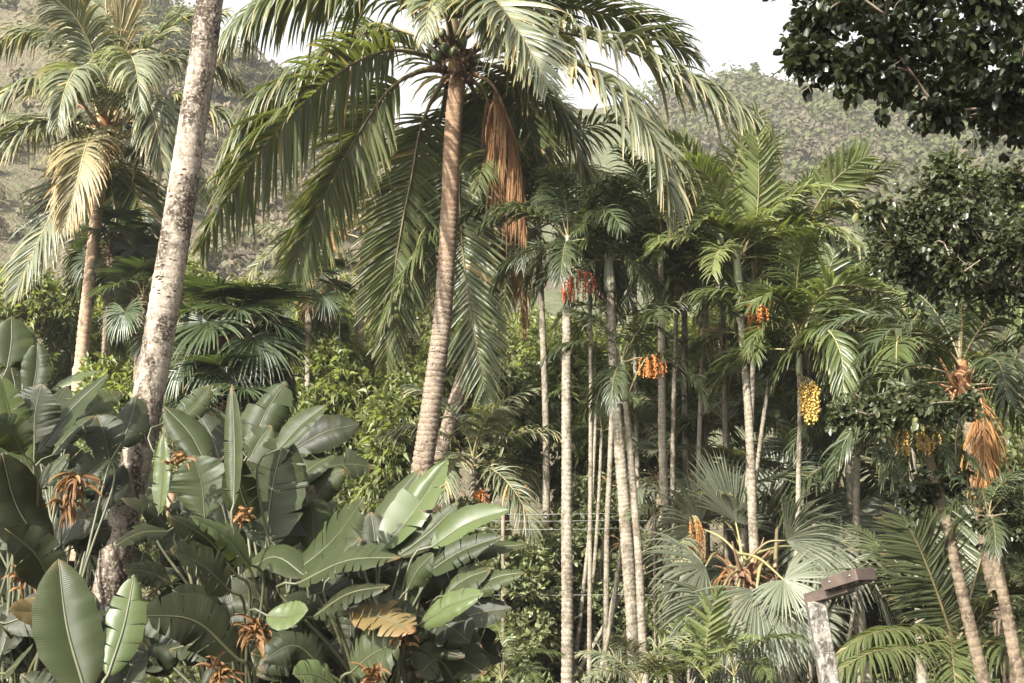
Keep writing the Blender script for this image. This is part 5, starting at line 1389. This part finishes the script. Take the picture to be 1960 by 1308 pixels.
# seedling palms at the foot of the right group
GSD = 'seedling palms'
for k, (x, y, D, kind, sc, nf, lb) in enumerate([(1352, 1300, 13.5, 'bright', 0.42, 5, 'bright green seedling palm in front of the right group'), (1225, 1310, 14.0, 'pale', 0.5, 6, 'pale seedling palm at the foot of the curving trunk'),
                                                 (1405, 1290, 14.2, 'areca', 0.5, 5, 'small dark seedling palm beside the bright one'), (1290, 1315, 14.4, 'bright', 0.45, 5, 'smallest seedling palm at the lower edge'),
                                                 (960, 1300, 15.0, 'areca', 0.5, 5, 'seedling palm at the right end of the paddle leaves')]):
    c = P(x, y, D); base = np.array([c[0], c[1], 0.0]); rg = np.random.default_rng(400 + k)
    root = empty('seedling_palm', base, lb, 'palm', GSD)
    m = MB(); tube(m, spline([base, c], 6), np.linspace(0.02, 0.012, 6), 6); m.build('stem', MT['shaft'], root, base)
    crown(root, c - base, AV[kind][:3], nf, rg, None, sc, zdrop=0.05)
frs = [o for o in COL.objects if o.get('label') == 'bright green seedling palm in front of the right group'][0]
frond(frs, np.array(frs.location), [P(1350, 1300, 13.5), P(1352, 1240, 13.4), P(1360, 1180, 13.3), P(1375, 1130, 13.2)], 0.26, 'areca_bright', 'rachis', n=14, width=0.05, droop=0.1, rw=0.012, lat=(1, 0, 0), t0=0.2, dih=5)

# ================================================================== lamp post and wire fence
MT['concrete'] = bark_mat('lichened concrete', (0.27, 0.25, 0.215), (0.14, 0.128, 0.105), (0.05, 0.043, 0.034), 11.0, 0.42, 0.58, spots=0, ringdark=0.0)
MT['metal'] = plain_mat('rusty dark metal', (0.055, 0.042, 0.034), (0.12, 0.085, 0.065), 9, 0.55, 0.15, 0.4)
MT['galv'] = plain_mat('galvanised wire', (0.30, 0.29, 0.27), (0.42, 0.41, 0.38), 9, 0.45, 0, 0.7)


def box(mb, c, ax, ay, az, bev=0.004):
    c = np.asarray(c, float); ax, ay, az = map(lambda q: np.asarray(q, float), (ax, ay, az))
    vs_ = []
    lx, ly, lz = (np.linalg.norm(q) for q in (ax, ay, az))
    import itertools
    for sx, sy, sz in itertools.product((-1, 1), repeat=3):
        for k in range(3):
            f = [1, 1, 1]; l = (lx, ly, lz)
            for q in range(3):
                if q != k: f[q] = 1 - bev / l[q]
            vs_.append(c + ax * sx * f[0] + ay * sy * f[1] + az * sz * f[2])
    vs_ = np.array(vs_)
    import bmesh
    bm = bmesh.new()
    for q in vs_: bm.verts.new(q)
    r = bmesh.ops.convex_hull(bm, input=bm.verts)
    bm.verts.ensure_lookup_table(); bm.verts.index_update(); bm.faces.ensure_lookup_table()
    v = [tuple(q.co) for q in bm.verts]; t = [[q.index for q in f.verts] for f in bm.faces]
    bm.free()
    mb.add(v, None, t, 0.6, 0.3)


Dl = 9.2
top = P(1560, 1150, Dl); base = P(1588, 1310, Dl); base = base + (base - top) * (base[2] / (top[2] - base[2])); base[2] = 0
root = empty('lamp_post', base, 'lichen-spotted leaning lamp post with a flat dark lamp arm', 'lamp post')
m = MB(); ax = unit(top - base); h = np.linalg.norm(top - base)
sx = unit(np.cross(ax, [0, 1, 0])) * -1; sy = np.cross(ax, sx)
hw_ = M_PX(17, Dl)
box(m, (top + base) / 2, sx * hw_, sy * hw_, ax * h / 2, 0.008)
m.build('post', MT['concrete'], root, base, smooth=False)
a0 = top + ax * 0.01; d1 = unit(P(1640, 1126, Dl - 0.25) - P(1560, 1150, Dl)); s1 = unit(np.cross(d1, UP)); u1 = np.cross(s1, d1)
m = MB(); box(m, a0 + d1 * 0.12 + u1 * 0.01, d1 * 0.17, s1 * 0.045, u1 * 0.035); m.build('arm', MT['metal'], root, base, smooth=False)
m = MB(); box(m, a0 + d1 * 0.29 + u1 * 0.055 , d1 * 0.14, s1 * 0.10, u1 * 0.038); hd = m.build('lamp_head', MT['metal'], root, base, smooth=False)
m = MB(); box(m, a0 + d1 * 0.31 + u1 * 0.012, d1 * 0.10, s1 * 0.075, u1 * 0.004); m.build('lens', MT['concrete'], hd, base, smooth=False)
for s in (0.22, 0.38):
    m = MB(); octa(m, [a0 + d1 * s + u1 * 0.06 - s1 * -0.1], 0.009); octa(m, [a0 + d1 * s + u1 * 0.06 - s1 * 0.1], 0.009); m.build('bolt', MT['galv'], hd, base)

x0, x1, Df = 560, 2100, 16.75
base = P(980, 1250, Df); base[2] = 0
root = empty('wire_fence', base, 'thin horizontal wire fence strung between slim posts behind the trunks', 'fence')
for y in (983, 996, 1012, 1138, 1248):
    a, b = P(x0, y, Df), P(x1, y, Df)
    u = np.linspace(0, 1, 41)[:, None]; p = a + (b - a) * u; p[:, 2] -= 0.012 * np.abs(np.sin(u[:, 0] * pi * 5))
    m = MB(); tube(m, p, 0.0032, 4, cap=False); m.build('wire', MT['galv'], root, base)
for x in (600, 963, 1252, 1640, 1960):
    a = P(x, 975, Df); b = a.copy(); b[2] = 0
    m = MB(); tube(m, spline([b, a], 8), 0.022, 8); m.build('fence_post', MT['wood'], root, base)

# ================================================================== haze
hz = MB()
hx0, hx1, hy0, hy1, hz0, hz1 = -920, 920, -320, 1520, -1.0, 125
v = [(x, y, z) for x in (hx0, hx1) for y in (hy0, hy1) for z in (hz0, hz1)]
hz.add(v, [[0, 1, 3, 2], [4, 6, 7, 5], [0, 4, 5, 1], [2, 3, 7, 6], [0, 2, 6, 4], [1, 5, 7, 3]])
mh, N, L = mat_new('haze')
pv = N.new('ShaderNodeVolumePrincipled'); pv.inputs['Color'].default_value = (0.93, 0.93, 0.90, 1); pv.inputs['Density'].default_value = 0.0006; pv.inputs['Density Attribute'].default_value = ''
mh.cycles.homogeneous_volume = True
pv.inputs['Anisotropy'].default_value = 0.2
out = N.new('ShaderNodeOutputMaterial'); L.new(pv.outputs[0], out.inputs['Volume'])
tag(hz.build('haze', mh, smooth=False), 'pale haze in the valley air', 'haze', kind='stuff')
